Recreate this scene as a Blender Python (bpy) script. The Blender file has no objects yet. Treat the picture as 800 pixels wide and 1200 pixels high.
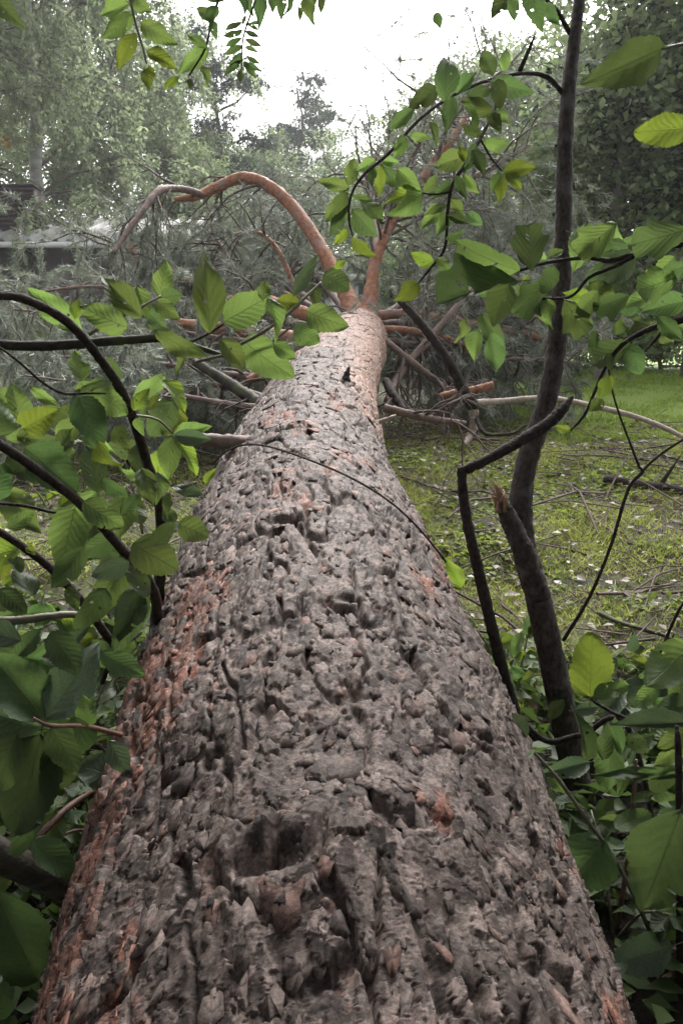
import bpy, math, random
import numpy as np
from mathutils import Vector, Matrix

# ------------------------------------------------------------------ camera, sky, sun, exposure
SC = bpy.context.scene
COL = SC.collection
FPX = 942.0                      # focal length in photograph pixels (800 x 1200)
PITCH = math.radians(12.0)
CAM_H = 1.30
cam_data = bpy.data.cameras.new("camera")
cam_data.sensor_fit = 'VERTICAL'
cam_data.sensor_height = 36.0
cam_data.lens = 36.0 * FPX / 1200.0
cam_data.clip_start = 0.02
cam_data.clip_end = 500.0
cam = bpy.data.objects.new("camera", cam_data)
COL.objects.link(cam)
cam.location = (0, 0, CAM_H)
cam.rotation_euler = (math.pi / 2 - PITCH, 0, 0)
SC.camera = cam

SUN_EL, SUN_AZ = math.radians(46), math.radians(12)      # azimuth clockwise from +Y
world = bpy.data.worlds.new("World")
SC.world = world
world.use_nodes = True
wn = world.node_tree
wn.nodes.clear()
w_out = wn.nodes.new("ShaderNodeOutputWorld")
w_bg = wn.nodes.new("ShaderNodeBackground")
w_sky = wn.nodes.new("ShaderNodeTexSky")
w_sky.sky_type = 'NISHITA'
w_sky.sun_disc = False
w_sky.sun_elevation = SUN_EL
w_sky.sun_rotation = SUN_AZ
w_sky.air_density = 1.0
w_sky.dust_density = 7.0
w_sky.ozone_density = 1.0
w_hsv = wn.nodes.new("ShaderNodeHueSaturation")
w_hsv.inputs["Saturation"].default_value = 0.12            # cloud cover: a white sky
wn.links.new(w_sky.outputs[0], w_hsv.inputs["Color"])
wn.links.new(w_hsv.outputs[0], w_bg.inputs[0])
w_bg.inputs[1].default_value = 0.15
wn.links.new(w_bg.outputs[0], w_out.inputs[0])

sun_data = bpy.data.lights.new("sun", 'SUN')
sun_data.energy = 1.2
sun_data.angle = math.radians(25)
sun_data.color = (1.0, 0.97, 0.93)
sun = bpy.data.objects.new("sun", sun_data)
COL.objects.link(sun)
sun.rotation_euler = Vector((-math.sin(SUN_AZ) * math.cos(SUN_EL), -math.cos(SUN_AZ) * math.cos(SUN_EL),
                             -math.sin(SUN_EL))).to_track_quat('-Z', 'Y').to_euler()
SC.view_settings.view_transform = 'Standard'
SC.view_settings.look = 'None'
SC.view_settings.gamma = 1.0
SC.view_settings.exposure = 1.45
SC.cycles.max_bounces = 4
SC.cycles.diffuse_bounces = 2
SC.cycles.use_light_tree = False
SC.cycles.use_adaptive_sampling = True
SC.cycles.adaptive_threshold = 0.03
SC.cycles.glossy_bounces = 2
SC.cycles.transmission_bounces = 4
SC.cycles.transparent_max_bounces = 4
SC.cycles.volume_bounces = 0
SC.cycles.use_denoising = True

rnd = random.Random(7)
rng = np.random.default_rng(7)

# ------------------------------------------------------------------ helpers
CP, SP = math.cos(PITCH), math.sin(PITCH)


def px(x, y, d):
    """Point seen at photograph pixel (x, y), d metres deep along the view axis."""
    r, u = (x - 400.0) / FPX * d, (600.0 - y) / FPX * d
    return np.array([r, d * CP + u * SP, CAM_H - d * SP + u * CP])


def smooth(a, b, t):
    t = np.clip((np.asarray(t, float) - a) / (b - a), 0, 1)
    return t * t * (3 - 2 * t)


def ground_z(x, y):
    x = np.asarray(x, float)
    y = np.asarray(y, float)
    s = 0.155
    z = s * y
    k = 0.6
    top = 0.80 + 0.006 * (y - 5.2)
    h = np.clip(0.5 + 0.5 * (top - z) / k, 0, 1)
    z = top * (1 - h) + z * h - k * h * (1 - h)
    return z


def ground_hit(x, y):
    """Ground point under photograph pixel (x, y)."""
    a, b = 0.5, 60.0
    for _ in range(40):
        m = 0.5 * (a + b)
        p = px(x, y, m)
        if p[2] > float(ground_z(p[0], p[1])):
            a = m
        else:
            b = m
    return px(x, y, a), a


def ihash(i, j, seed):
    h = (i.astype(np.int64) * 374761393 + j.astype(np.int64) * 668265263 + seed * 1274126177) & 0xFFFFFFFF
    h = ((h ^ (h >> 13)) * 1274126177) & 0xFFFFFFFF
    h = ((h ^ (h >> 16)) * 2246822519) & 0xFFFFFFFF
    h = h ^ (h >> 15)
    return (h & 0xFFFFFF).astype(np.float64) / 16777216.0


def vnoise(u, v, seed):
    i, j = np.floor(u), np.floor(v)
    a, b = u - i, v - j
    a = a * a * (3 - 2 * a)
    b = b * b * (3 - 2 * b)
    i = i.astype(np.int64)
    j = j.astype(np.int64)
    return ((ihash(i, j, seed) * (1 - a) + ihash(i + 1, j, seed) * a) * (1 - b) +
            (ihash(i, j + 1, seed) * (1 - a) + ihash(i + 1, j + 1, seed) * a) * b) * 2 - 1


def fbm(u, v, seed, octaves=3):
    s, a = 0, 1.0
    for k in range(octaves):
        s = s + a * vnoise(u * 2 ** k, v * 2 ** k, seed + k * 17)
        a *= 0.5
    return s


def voronoi(u, v, seed):
    """F1, F2, three hashes of the nearest cell and the offset to its centre."""
    i0, j0 = np.floor(u).astype(np.int64), np.floor(v).astype(np.int64)
    f1 = np.full(u.shape, 9.0)
    f2 = np.full(u.shape, 9.0)
    ci = np.zeros(u.shape, np.int64)
    cj = np.zeros(u.shape, np.int64)
    for di in (-1, 0, 1):
        for dj in (-1, 0, 1):
            i, j = i0 + di, j0 + dj
            d = np.hypot(u - i - ihash(i, j, seed), v - j - ihash(i, j, seed + 1))
            near = d < f1
            f2 = np.where(near, f1, np.minimum(f2, d))
            ci = np.where(near, i, ci)
            cj = np.where(near, j, cj)
            f1 = np.where(near, d, f1)
    du = u - ci - ihash(ci, cj, seed)
    dv = v - cj - ihash(ci, cj, seed + 1)
    return f1, f2, ihash(ci, cj, seed + 2), ihash(ci, cj, seed + 3), ihash(ci, cj, seed + 4), du, dv


def new_mesh(name, verts, quads=None, tris=None, mat=None, shade=False, attrs=None, uv=None):
    verts = np.asarray(verts, np.float32).reshape(-1, 3)
    loops, sizes = [], []
    if quads is not None and len(quads):
        quads = np.asarray(quads, np.int32).reshape(-1, 4)
        loops.append(quads.ravel())
        sizes.append(np.full(len(quads), 4, np.int32))
    if tris is not None and len(tris):
        tris = np.asarray(tris, np.int32).reshape(-1, 3)
        loops.append(tris.ravel())
        sizes.append(np.full(len(tris), 3, np.int32))
    loops = np.concatenate(loops)
    sizes = np.concatenate(sizes)
    me = bpy.data.meshes.new(name)
    me.vertices.add(len(verts))
    me.vertices.foreach_set("co", verts.ravel())
    me.loops.add(len(loops))
    me.loops.foreach_set("vertex_index", loops)
    me.polygons.add(len(sizes))
    st = np.zeros(len(sizes), np.int32)
    st[1:] = np.cumsum(sizes)[:-1]
    me.polygons.foreach_set("loop_start", st)
    if shade:
        me.polygons.foreach_set("use_smooth", np.ones(len(sizes), bool))
    me.update(calc_edges=True)
    for k, val in (attrs or {}).items():
        a = me.attributes.new(k, 'FLOAT', 'POINT')
        a.data.foreach_set("value", np.asarray(val, np.float32).ravel())
    if uv is not None:
        l = me.uv_layers.new(name="UVMap")
        l.data.foreach_set("uv", np.asarray(uv, np.float32)[loops].ravel())
    if mat:
        me.materials.append(mat)
    return me


def link(name, me, parent=None):
    o = bpy.data.objects.new(name, me)
    COL.objects.link(o)
    if parent is not None:
        o.parent = parent
    return o


def tag(o, label=None, cat=None, group=None, kind=None):
    for k, val in (("label", label), ("category", cat), ("group", group), ("kind", kind)):
        if val:
            o[k] = val
    return o


def empty(name, loc, label, cat, group=None):
    """A thing: an Empty; parts are given in world space and re-based onto it."""
    o = bpy.data.objects.new(name, None)
    COL.objects.link(o)
    o.location = Vector([float(c) for c in loc])
    o.empty_display_size = 0.05
    return tag(o, label, cat, group)


def base_of(parent):
    """World position of a chain of unrotated parents."""
    v = Vector((0, 0, 0))
    while parent is not None:
        v += parent.location
        parent = parent.parent
    return np.array(v)


def catmull(pts, n):
    p = np.asarray(pts, float)
    if len(p) < 3:
        t = np.linspace(0, 1, n)[:, None]
        return p[0] * (1 - t) + p[-1] * t
    q = np.vstack([2 * p[0] - p[1], p, 2 * p[-1] - p[-2]])
    t = np.linspace(0, len(p) - 1 - 1e-6, n)
    i = t.astype(int)
    u = (t - i)[:, None]
    a, b, c, d = q[i], q[i + 1], q[i + 2], q[i + 3]
    return 0.5 * (2 * b + (c - a) * u + (2 * a - 5 * b + 4 * c - d) * u ** 2 + (3 * b - a - 3 * c + d) * u ** 3)


class Tubes:
    """Collects tapered tubes for one mesh."""

    def __init__(self):
        self.v, self.q, self.t, self.n = [], [], [], 0

    def add(self, pts, rad, sides=6, cap=True, rough=0.0, seed=0):
        p = np.asarray(pts, float)
        n = len(p)
        rad = np.broadcast_to(np.asarray(rad, float), (n,))
        tan = np.gradient(p, axis=0)
        tan /= np.linalg.norm(tan, axis=1)[:, None] + 1e-12
        mean = tan.mean(0)
        ref = np.array([0, 0, 1.0]) if abs(mean[2]) < 0.75 * np.linalg.norm(mean) + 1e-9 else np.array([0, 1.0, 0])
        nn = np.cross(tan, ref)
        nn /= np.linalg.norm(nn, axis=1)[:, None] + 1e-9
        bb = np.cross(nn, tan)
        th = np.arange(sides) * 2 * np.pi / sides
        r = rad[:, None] * np.ones(sides)
        if rough:
            g = np.random.default_rng(seed)
            r = r * (1 + rough * g.normal(size=(n, 1)) * 0.7 + rough * g.normal(size=(n, sides)))
        ring = p[:, None] + r[..., None] * (np.cos(th)[None, :, None] * nn[:, None] + np.sin(th)[None, :, None] * bb[:, None])
        idx = self.n + np.arange(n * sides).reshape(n, sides)
        nx = np.roll(idx, -1, 1)
        self.q.append(np.stack([idx[:-1], nx[:-1], nx[1:], idx[1:]], -1).reshape(-1, 4))
        self.v.append(ring.reshape(-1, 3))
        self.n += n * sides
        if cap:
            for e, row in ((0, idx[0][::-1]), (n - 1, idx[-1])):
                self.v.append(p[e][None])
                self.t.append(np.stack([row, np.roll(row, -1), np.full(sides, self.n)], -1))
                self.n += 1

    def mesh(self, name, mat, origin=(0, 0, 0), shade=True):
        v = np.concatenate(self.v) - np.asarray(origin)
        return new_mesh(name, v, np.concatenate(self.q), np.concatenate(self.t) if self.t else None, mat, shade)

    def build(self, name, mat, parent=None, shade=True):
        return link(name, self.mesh(name, mat, base_of(parent), shade), parent)


def tube_part(name, pts, rad, mat, parent, sides=8, n=None, rough=0.0, seed=0, shade=True):
    n = n or max(6, len(pts) * 6)
    p = catmull(pts, n)
    r = np.interp(np.linspace(0, 1, n), np.linspace(0, 1, len(rad)), rad)
    t = Tubes()
    t.add(p, r, sides, True, rough, seed)
    return t.build(name, mat, parent, shade)


# ------------------------------------------------------------------ materials
class NT:
    def __init__(self, name):
        self.m = bpy.data.materials.new(name)
        self.m.use_nodes = True
        self.t = self.m.node_tree
        self.t.nodes.clear()
        self.out = self.t.nodes.new("ShaderNodeOutputMaterial")

    def n(self, kind, **kw):
        nd = self.t.nodes.new("ShaderNode" + kind)
        for k, val in kw.items():
            setattr(nd, k, val)
        return nd

    def l(self, a, b):
        self.t.links.new(a, b)

    def val(self, sock, v):
        if hasattr(v, "links") or hasattr(v, "is_output"):
            self.l(v, sock)
        else:
            sock.default_value = v

    def mix(self, fac, a, b, mode='MIX'):
        nd = self.n("Mix", data_type='RGBA', blend_type=mode)
        self.val(nd.inputs[0], fac)
        for s, c in ((nd.inputs[6], a), (nd.inputs[7], b)):
            if isinstance(c, tuple):
                s.default_value = c + (1,) if len(c) == 3 else c
            else:
                self.l(c, s)
        return nd.outputs[2]

    def math(self, op, a, b=0.0, clamp=False):
        nd = self.n("Math", operation=op, use_clamp=clamp)
        self.val(nd.inputs[0], a)
        self.val(nd.inputs[1], b)
        return nd.outputs[0]

    def ramp(self, fac, lo, hi):
        nd = self.n("MapRange")
        self.val(nd.inputs[0], fac)
        nd.inputs[1].default_value = lo
        nd.inputs[2].default_value = hi
        return nd.outputs[0]

    def noise(self, scale, detail=4.0, rough=0.6, vec=None, stretch=None):
        nd = self.n("TexNoise")
        nd.inputs["Scale"].default_value = scale
        nd.inputs["Detail"].default_value = detail
        nd.inputs["Roughness"].default_value = rough
        if vec is None:
            vec = self.n("TexCoord").outputs["Object"]
        if stretch:
            mp = self.n("Mapping")
            mp.inputs["Scale"].default_value = stretch
            self.l(vec, mp.inputs[0])
            vec = mp.outputs[0]
        self.l(vec, nd.inputs["Vector"])
        return nd.outputs[0]

    def bump(self, height, strength, dist, normal=None):
        nd = self.n("Bump")
        nd.inputs["Strength"].default_value = strength
        nd.inputs["Distance"].default_value = dist
        self.l(height, nd.inputs["Height"])
        if normal:
            self.l(normal, nd.inputs["Normal"])
        return nd.outputs[0]

    def principled(self, color, rough=0.7, spec=0.4, normal=None):
        b = self.n("BsdfPrincipled")
        if isinstance(color, tuple):
            b.inputs["Base Color"].default_value = color + (1,)
        else:
            self.l(color, b.inputs["Base Color"])
        self.val(b.inputs["Roughness"], rough)
        b.inputs["Specular IOR Level"].default_value = spec
        if normal:
            self.l(normal, b.inputs["Normal"])
        return b.outputs[0]

    def done(self, shader):
        self.l(shader, self.out.inputs[0])
        return self.m


def mat_simple(name, c1, c2, scale=20, rough=0.75, spec=0.3, bump=0.3, dist=0.004, stretch=None, c3=None, island=False):
    n = NT(name)
    f = n.noise(scale, 6, 0.65, stretch=stretch)
    c = n.mix(n.ramp(f, 0.35, 0.65), c1, c2)
    if c3:
        g = n.noise(scale * 0.23, 3, 0.5)
        c = n.mix(n.ramp(g, 0.52, 0.68), c, c3)
    if island:
        geo = n.n("NewGeometry")
        c = n.mix(n.math('MULTIPLY', geo.outputs["Random Per Island"], 0.6), c, c2)
    nb = n.bump(f, bump, dist) if bump else None
    return n.done(n.principled(c, rough, spec, nb))


def mat_pine_bark():
    n = NT("pine_bark")
    tone = n.n("Attribute", attribute_name="tone").outputs["Fac"]
    red = n.n("Attribute", attribute_name="red").outputs["Fac"]
    upper = n.n("Attribute", attribute_name="upper").outputs["Fac"]
    fine = n.noise(190, 7, 0.75)
    mid = n.noise(34, 5, 0.65)
    c = n.mix(tone, (0.016, 0.0112, 0.0095), (0.190, 0.147, 0.130))
    rc = n.mix(n.ramp(mid, 0.35, 0.65), (0.135, 0.046, 0.028), (0.235, 0.120, 0.090))
    c = n.mix(red, c, rc)
    uc = n.mix(n.ramp(n.noise(60, 5, 0.7), 0.35, 0.65), (0.24, 0.110, 0.072), (0.36, 0.240, 0.190))
    uc = n.mix(tone, uc, (0.30, 0.235, 0.205))
    c = n.mix(upper, c, uc)
    v = n.math('ADD', n.math('MULTIPLY', n.ramp(fine, 0.42, 0.60), 0.95), n.math('MULTIPLY', n.ramp(mid, 0.35, 0.65), 0.6))
    g = n.n("CombineColor")
    for k in range(3):
        n.l(n.math('ADD', v, 0.32), g.inputs[k])
    c = n.mix(1.0, c, g.outputs[0], 'MULTIPLY')
    b1 = n.bump(n.noise(260, 7, 0.75), 0.5, 0.0016)
    b2 = n.bump(fine, 0.3, 0.001, b1)
    return n.done(n.principled(c, 0.68, 0.18, b2))


def mat_leaf(name, top, trans, vein=0.75, hue=0.014, gloss=0.55, island=False):
    n = NT(name)
    uv = n.n("TexCoord").outputs["UV"]
    sep = n.n("SeparateXYZ")
    n.l(uv, sep.inputs[0])
    u, v = sep.outputs[0], sep.outputs[1]
    a = n.math('ABSOLUTE', n.math('SUBTRACT', u, 0.5))
    mid = n.math('SUBTRACT', 1.0, n.ramp(a, 0.006, 0.022))
    wob = n.math('MULTIPLY', n.noise(4.0, 2, 0.5, uv), 0.16)
    rnum = n.n("ObjectInfo").outputs["Random"]
    side = n.math('FRACT', n.math('ADD', n.math('MULTIPLY', n.math('ADD', n.math('SUBTRACT', v, n.math('MULTIPLY', a, 0.62)), wob), n.math('ADD', n.math('MULTIPLY', rnum, 3.0), 6.0)), n.math('MULTIPLY', n.math('GREATER_THAN', u, 0.5), 0.45)))
    side = n.math('ABSOLUTE', n.math('SUBTRACT', side, 0.5))
    sv = n.math('SUBTRACT', 1.0, n.ramp(side, 0.015, 0.075))
    veins = n.math('MAXIMUM', mid, n.math('MULTIPLY', sv, 0.55))
    info = n.n("ObjectInfo").outputs["Random"]
    if island:
        info = n.n("NewGeometry").outputs["Random Per Island"]
    nz = n.noise(28, 4, 0.6, uv, (1, 1, 1))
    hs = n.n("HueSaturation")
    n.l(n.math('ADD', n.math('MULTIPLY', info, hue * 2), 0.5 - hue), hs.inputs["Hue"])
    n.l(n.math('ADD', n.math('MULTIPLY', info, 0.7), 0.65), hs.inputs["Value"])
    hs.inputs["Saturation"].default_value = 0.95
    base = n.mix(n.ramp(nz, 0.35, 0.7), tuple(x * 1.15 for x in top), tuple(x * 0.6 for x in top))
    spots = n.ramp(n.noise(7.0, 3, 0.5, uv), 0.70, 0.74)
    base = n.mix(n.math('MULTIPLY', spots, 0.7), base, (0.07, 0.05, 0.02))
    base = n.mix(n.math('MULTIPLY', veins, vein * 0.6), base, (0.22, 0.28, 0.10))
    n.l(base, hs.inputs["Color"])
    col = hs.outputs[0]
    tcol = n.mix(n.math('MULTIPLY', veins, vein), trans, tuple(x * 0.45 for x in trans))
    hs2 = n.n("HueSaturation")
    n.l(n.math('ADD', n.math('MULTIPLY', info, hue * 2), 0.5 - hue), hs2.inputs["Hue"])
    n.l(n.math('ADD', n.math('MULTIPLY', info, 0.7), 0.65), hs2.inputs["Value"])
    n.l(tcol, hs2.inputs["Color"])
    blister = n.math('SUBTRACT', n.math('MULTIPLY', side, 1.2), n.math('MULTIPLY', mid, 0.6))
    nb = n.bump(n.math('ADD', blister, n.math('MULTIPLY', nz, 0.35)), 0.38, 0.0022)
    p = n.principled(col, gloss, 0.28, nb)
    t = n.n("BsdfTranslucent")
    n.l(hs2.outputs[0], t.inputs[0])
    n.l(nb, t.inputs["Normal"])
    mx = n.n("MixShader")
    mx.inputs[0].default_value = 0.42
    n.l(p, mx.inputs[1])
    n.l(t.outputs[0], mx.inputs[2])
    return n.done(mx.outputs[0])


def mat_foliage(name, c1, c2, trans, tr=0.4, rough=0.6, spec=0.3):
    """Small leaves, blades and needles: colour varies from piece to piece."""
    n = NT(name)
    isl = n.n("NewGeometry").outputs["Random Per Island"]
    c = n.mix(isl, c1, c2)
    p = n.principled(c, rough, spec)
    if tr <= 0:
        return n.done(p)
    t = n.n("BsdfTranslucent")
    n.l(n.mix(isl, trans, tuple(x * 0.7 for x in trans)), t.inputs[0])
    mx = n.n("MixShader")
    mx.inputs[0].default_value = tr
    n.l(p, mx.inputs[1])
    n.l(t.outputs[0], mx.inputs[2])
    return n.done(mx.outputs[0])


M = {}
M['bark'] = mat_pine_bark()
M['limb'] = mat_simple("orange_pine_bark", (0.42, 0.195, 0.11), (0.19, 0.082, 0.052), 34, 0.66, 0.3, 0.9, 0.010, c3=(0.26, 0.18, 0.15))
M['limb_grey'] = mat_simple("grey_pine_bark", (0.24, 0.165, 0.135), (0.13, 0.095, 0.085), 40, 0.7, 0.35, 0.5, 0.006)
M['twig'] = mat_simple("dead_twig", (0.17, 0.12, 0.105), (0.085, 0.062, 0.056), 30, 0.75, 0.3, 0.0, island=True)
M['dark_bark'] = mat_simple("dark_wet_bark", (0.064, 0.049, 0.044), (0.018, 0.014, 0.013), 90, 0.8, 0.18, 0.9, 0.006)
M['moss_bark'] = mat_simple("mossy_bark", (0.05, 0.045, 0.036), (0.025, 0.021, 0.019), 70, 0.7, 0.3, 0.6, 0.004, c3=(0.085, 0.095, 0.04))
M['sap_bark'] = mat_simple("sapling_bark", (0.095, 0.076, 0.068), (0.028, 0.022, 0.020), 120, 0.75, 0.2, 0.9, 0.006, (1, 1, 0.6), c3=(0.125, 0.112, 0.104))
M['log'] = mat_simple("weathered_log", (0.10, 0.085, 0.065), (0.045, 0.037, 0.030), 30, 0.75, 0.3, 0.7, 0.006, (0.4, 3, 3), c3=(0.085, 0.095, 0.045))
M['torn_wood'] = mat_simple("torn_wood", (0.42, 0.27, 0.17), (0.20, 0.10, 0.06), 60, 0.65, 0.3, 0.6, 0.004, (3, 3, 0.4))
M['pale_wood'] = mat_simple("pale_wood", (0.42, 0.36, 0.31), (0.27, 0.21, 0.17), 50, 0.7, 0.3, 0.4, 0.004)
M['brown_twig'] = mat_simple("brown_twig", (0.26, 0.15, 0.11), (0.15, 0.085, 0.065), 70, 0.55, 0.4, 0.4, 0.002)
M['green_stem'] = mat_simple("grey_green_stem", (0.20, 0.19, 0.13), (0.13, 0.11, 0.08), 70, 0.55, 0.4, 0.2, 0.002)
M['birch_bark'] = mat_simple("birch_bark", (0.50, 0.48, 0.46), (0.30, 0.28, 0.27), 3.5, 0.7, 0.3, 0.3, 0.01, (1, 1, 4), c3=(0.06, 0.055, 0.055))
M['tree_bark'] = mat_simple("grey_bark", (0.20, 0.16, 0.145), (0.10, 0.08, 0.075), 9, 0.8, 0.3, 0.5, 0.02, (1, 1, 0.4))
M['pale_trunk'] = mat_simple("pale_trunk_bark", (0.30, 0.26, 0.25), (0.19, 0.16, 0.155), 9, 0.8, 0.3, 0.4, 0.01, (1, 1, 0.4))
M['leaf'] = mat_leaf("shrub_leaf", (0.088, 0.130, 0.050), (0.175, 0.255, 0.058), vein=0.7)
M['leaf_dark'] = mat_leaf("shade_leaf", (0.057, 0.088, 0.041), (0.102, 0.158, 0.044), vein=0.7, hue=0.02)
M['leaf_yellow'] = mat_leaf("young_leaf", (0.095, 0.135, 0.028), (0.21, 0.28, 0.035), vein=0.4)
M['leaf_pale'] = mat_leaf("leaf_sheen_underside", (0.12, 0.155, 0.105), (0.08, 0.12, 0.05), vein=0.6, hue=0.01, gloss=0.33)  # pale tint stands for sky sheen on leaf tops; also serves paler undersides
M['needle'] = mat_foliage("pine_needles", (0.13, 0.155, 0.120), (0.40, 0.425, 0.37), (0.26, 0.30, 0.20), 0.28, 0.5, 0.45)
M['birch_leaf'] = mat_foliage("birch_leaves", (0.115, 0.15, 0.09), (0.26, 0.295, 0.20), (0.38, 0.46, 0.26), 0.5)
M['tree_leaf'] = mat_foliage("broad_leaves", (0.085, 0.120, 0.062), (0.20, 0.24, 0.14), (0.28, 0.36, 0.16), 0.45)
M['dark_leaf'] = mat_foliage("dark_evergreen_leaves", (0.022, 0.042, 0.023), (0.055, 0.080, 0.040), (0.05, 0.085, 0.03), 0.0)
M['far_pine'] = mat_foliage("far_pine_needles", (0.045, 0.068, 0.045), (0.09, 0.115, 0.075), (0.08, 0.12, 0.06), 0.2)
M['bush_leaf'] = mat_foliage("bright_bush_leaves", (0.085, 0.14, 0.026), (0.24, 0.29, 0.065), (0.34, 0.45, 0.07), 0.45)
M['rust_leaf'] = mat_foliage("rust_leaves", (0.30, 0.15, 0.04), (0.34, 0.26, 0.06), (0.5, 0.3, 0.06), 0.45)
M['grass'] = mat_foliage("grass_blades", (0.16, 0.20, 0.042), (0.50, 0.52, 0.14), (0.54, 0.60, 0.14), 0.4)
M['lawn'] = mat_foliage("lawn_blades", (0.15, 0.23, 0.04), (0.28, 0.38, 0.08), (0.45, 0.58, 0.10), 0.4)
M['floor_leaf'] = mat_foliage("floor_leaves", (0.030, 0.055, 0.018), (0.085, 0.125, 0.036), (0.09, 0.15, 0.03), 0.35, 0.55, 0.3)
M['litter'] = mat_foliage("leaf_litter", (0.085, 0.055, 0.038), (0.22, 0.175, 0.125), (0.22, 0.17, 0.10), 0.15, 0.45, 0.5)


# ------------------------------------------------------------------ the ground
def build_ground():
    xs = np.unique(np.concatenate([np.linspace(-70, -6, 30), np.arange(-6, 6.01, 0.06), np.linspace(6, 70, 30)]))
    ys = np.unique(np.concatenate([np.linspace(-25, -1, 12), np.arange(-1, 9.01, 0.06), np.linspace(9, 110, 40)]))
    X, Y = np.meshgrid(xs, ys)
    Z = ground_z(X, Y)
    near = np.exp(-np.maximum(0, np.abs(Y - 3.5) - 2.5) ** 2 * 0.6)
    Z = Z + near * (0.035 * fbm(X * 1.7, Y * 1.7, 3, 3) + 0.012 * fbm(X * 9, Y * 9, 5, 2))
    lawn = smooth(5.0, 5.5, Y) * smooth(1.2, 1.8, X)
    soil = smooth(2.3, 1.7, Y + 0.25 * fbm(X * 3, Y * 3, 9, 2)) * smooth(-6, -5, -np.abs(X))
    idx = np.arange(X.size).reshape(X.shape)
    q = np.stack([idx[:-1, :-1], idx[:-1, 1:], idx[1:, 1:], idx[1:, :-1]], -1).reshape(-1, 4)
    n = NT("forest_floor")
    f1 = n.noise(9, 6, 0.65)
    f2 = n.noise(60, 5, 0.7)
    c = n.mix(n.ramp(f1, 0.42, 0.62), (0.040, 0.031, 0.022), (0.090, 0.105, 0.030))
    c = n.mix(n.math('MULTIPLY', n.ramp(f2, 0.5, 0.72), 0.6), c, (0.115, 0.095, 0.060))
    lw = n.n("Attribute", attribute_name="lawn").outputs["Fac"]
    c = n.mix(lw, c, n.mix(f2, (0.16, 0.24, 0.045), (0.26, 0.35, 0.075)))
    so = n.n("Attribute", attribute_name="soil").outputs["Fac"]
    c = n.mix(so, c, n.mix(f2, (0.010, 0.0075, 0.006), (0.034, 0.025, 0.018)))
    m = n.done(n.principled(c, 0.8, 0.3, n.bump(f2, 0.8, 0.02)))
    me = new_mesh("ground", np.stack([X, Y, Z], -1), q, None, m, True, {"lawn": lawn, "soil": soil})
    tag(link("ground", me), kind="structure")


build_ground()


def surf_z(x, y):
    near = np.exp(-np.maximum(0, np.abs(y - 3.5) - 2.5) ** 2 * 0.6)
    return ground_z(x, y) + near * (0.035 * fbm(x * 1.7, y * 1.7, 3, 3))


# ------------------------------------------------------------------ trunk axis of the fallen pine
TK = np.array([-1.2, -0.4, 0.2, 0.55, 0.9, 1.3, 1.8, 2.4, 3.1, 3.9, 4.8, 5.8, 6.1])
TX = np.array([0.14, 0.08, 0.038, 0.013, -0.013, -0.042, -0.077, -0.109, -0.121, -0.083, 0.007, 0.121, 0.155])
TZ = np.array([0.02, 0.195, 0.325, 0.399, 0.474, 0.556, 0.648, 0.748, 0.864, 0.997, 1.147, 1.317, 1.37])
TR = np.array([0.37, 0.352, 0.345, 0.343, 0.343, 0.341, 0.330, 0.308, 0.283, 0.256, 0.228, 0.196, 0.15])


def herm(v, t):
    m = np.gradient(v, TK)
    i = np.clip(np.searchsorted(TK, t) - 1, 0, len(TK) - 2)
    h = TK[i + 1] - TK[i]
    u = (t - TK[i]) / h
    return ((2 * u ** 3 - 3 * u ** 2 + 1) * v[i] + (u ** 3 - 2 * u ** 2 + u) * h * m[i] +
            (-2 * u ** 3 + 3 * u ** 2) * v[i + 1] + (u ** 3 - u ** 2) * h * m[i + 1])


def trunk_frame(t):
    t = np.asarray(t, float)
    c = np.stack([herm(TX, t), t, herm(TZ, t)], -1)
    e = 1e-3
    d = np.stack([herm(TX, t + e) - herm(TX, t - e), np.full_like(t, 2 * e), herm(TZ, t + e) - herm(TZ, t - e)], -1)
    d /= np.linalg.norm(d, axis=-1)[..., None]
    side = np.cross(d, np.array([0, 0, 1.0]))
    side /= np.linalg.norm(side, axis=-1)[..., None]
    up = np.cross(side, d)
    return c, d, side, up, herm(TR, t)


def trunk_point(t, th, h=0.0):
    """th = 0 on top, positive to the right."""
    c, d, side, up, r = trunk_frame(t)
    rr = (r + h)[..., None] if np.ndim(h) or np.ndim(r) else r + h
    s, k = np.sin(th)[..., None], np.cos(th)[..., None]
    return c + rr * (side * s + up * k)


# knots: (t, theta, size, height)
KNOTS = [(0.80, -0.20, 0.085, 0.026), (0.84, 0.22, 0.06, 0.014), (1.62, -0.13, 0.075, 0.022), (2.36, -0.14, 0.08, 0.022),
         (2.62, -0.12, 0.05, 0.012), (1.02, 0.62, 0.05, 0.014), (1.30, 0.15, 0.04, 0.010), (3.3, 0.62, 0.06, 0.014),
         (2.05, -0.9, 0.07, 0.02), (0.62, 0.55, 0.05, 0.010)]


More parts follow.
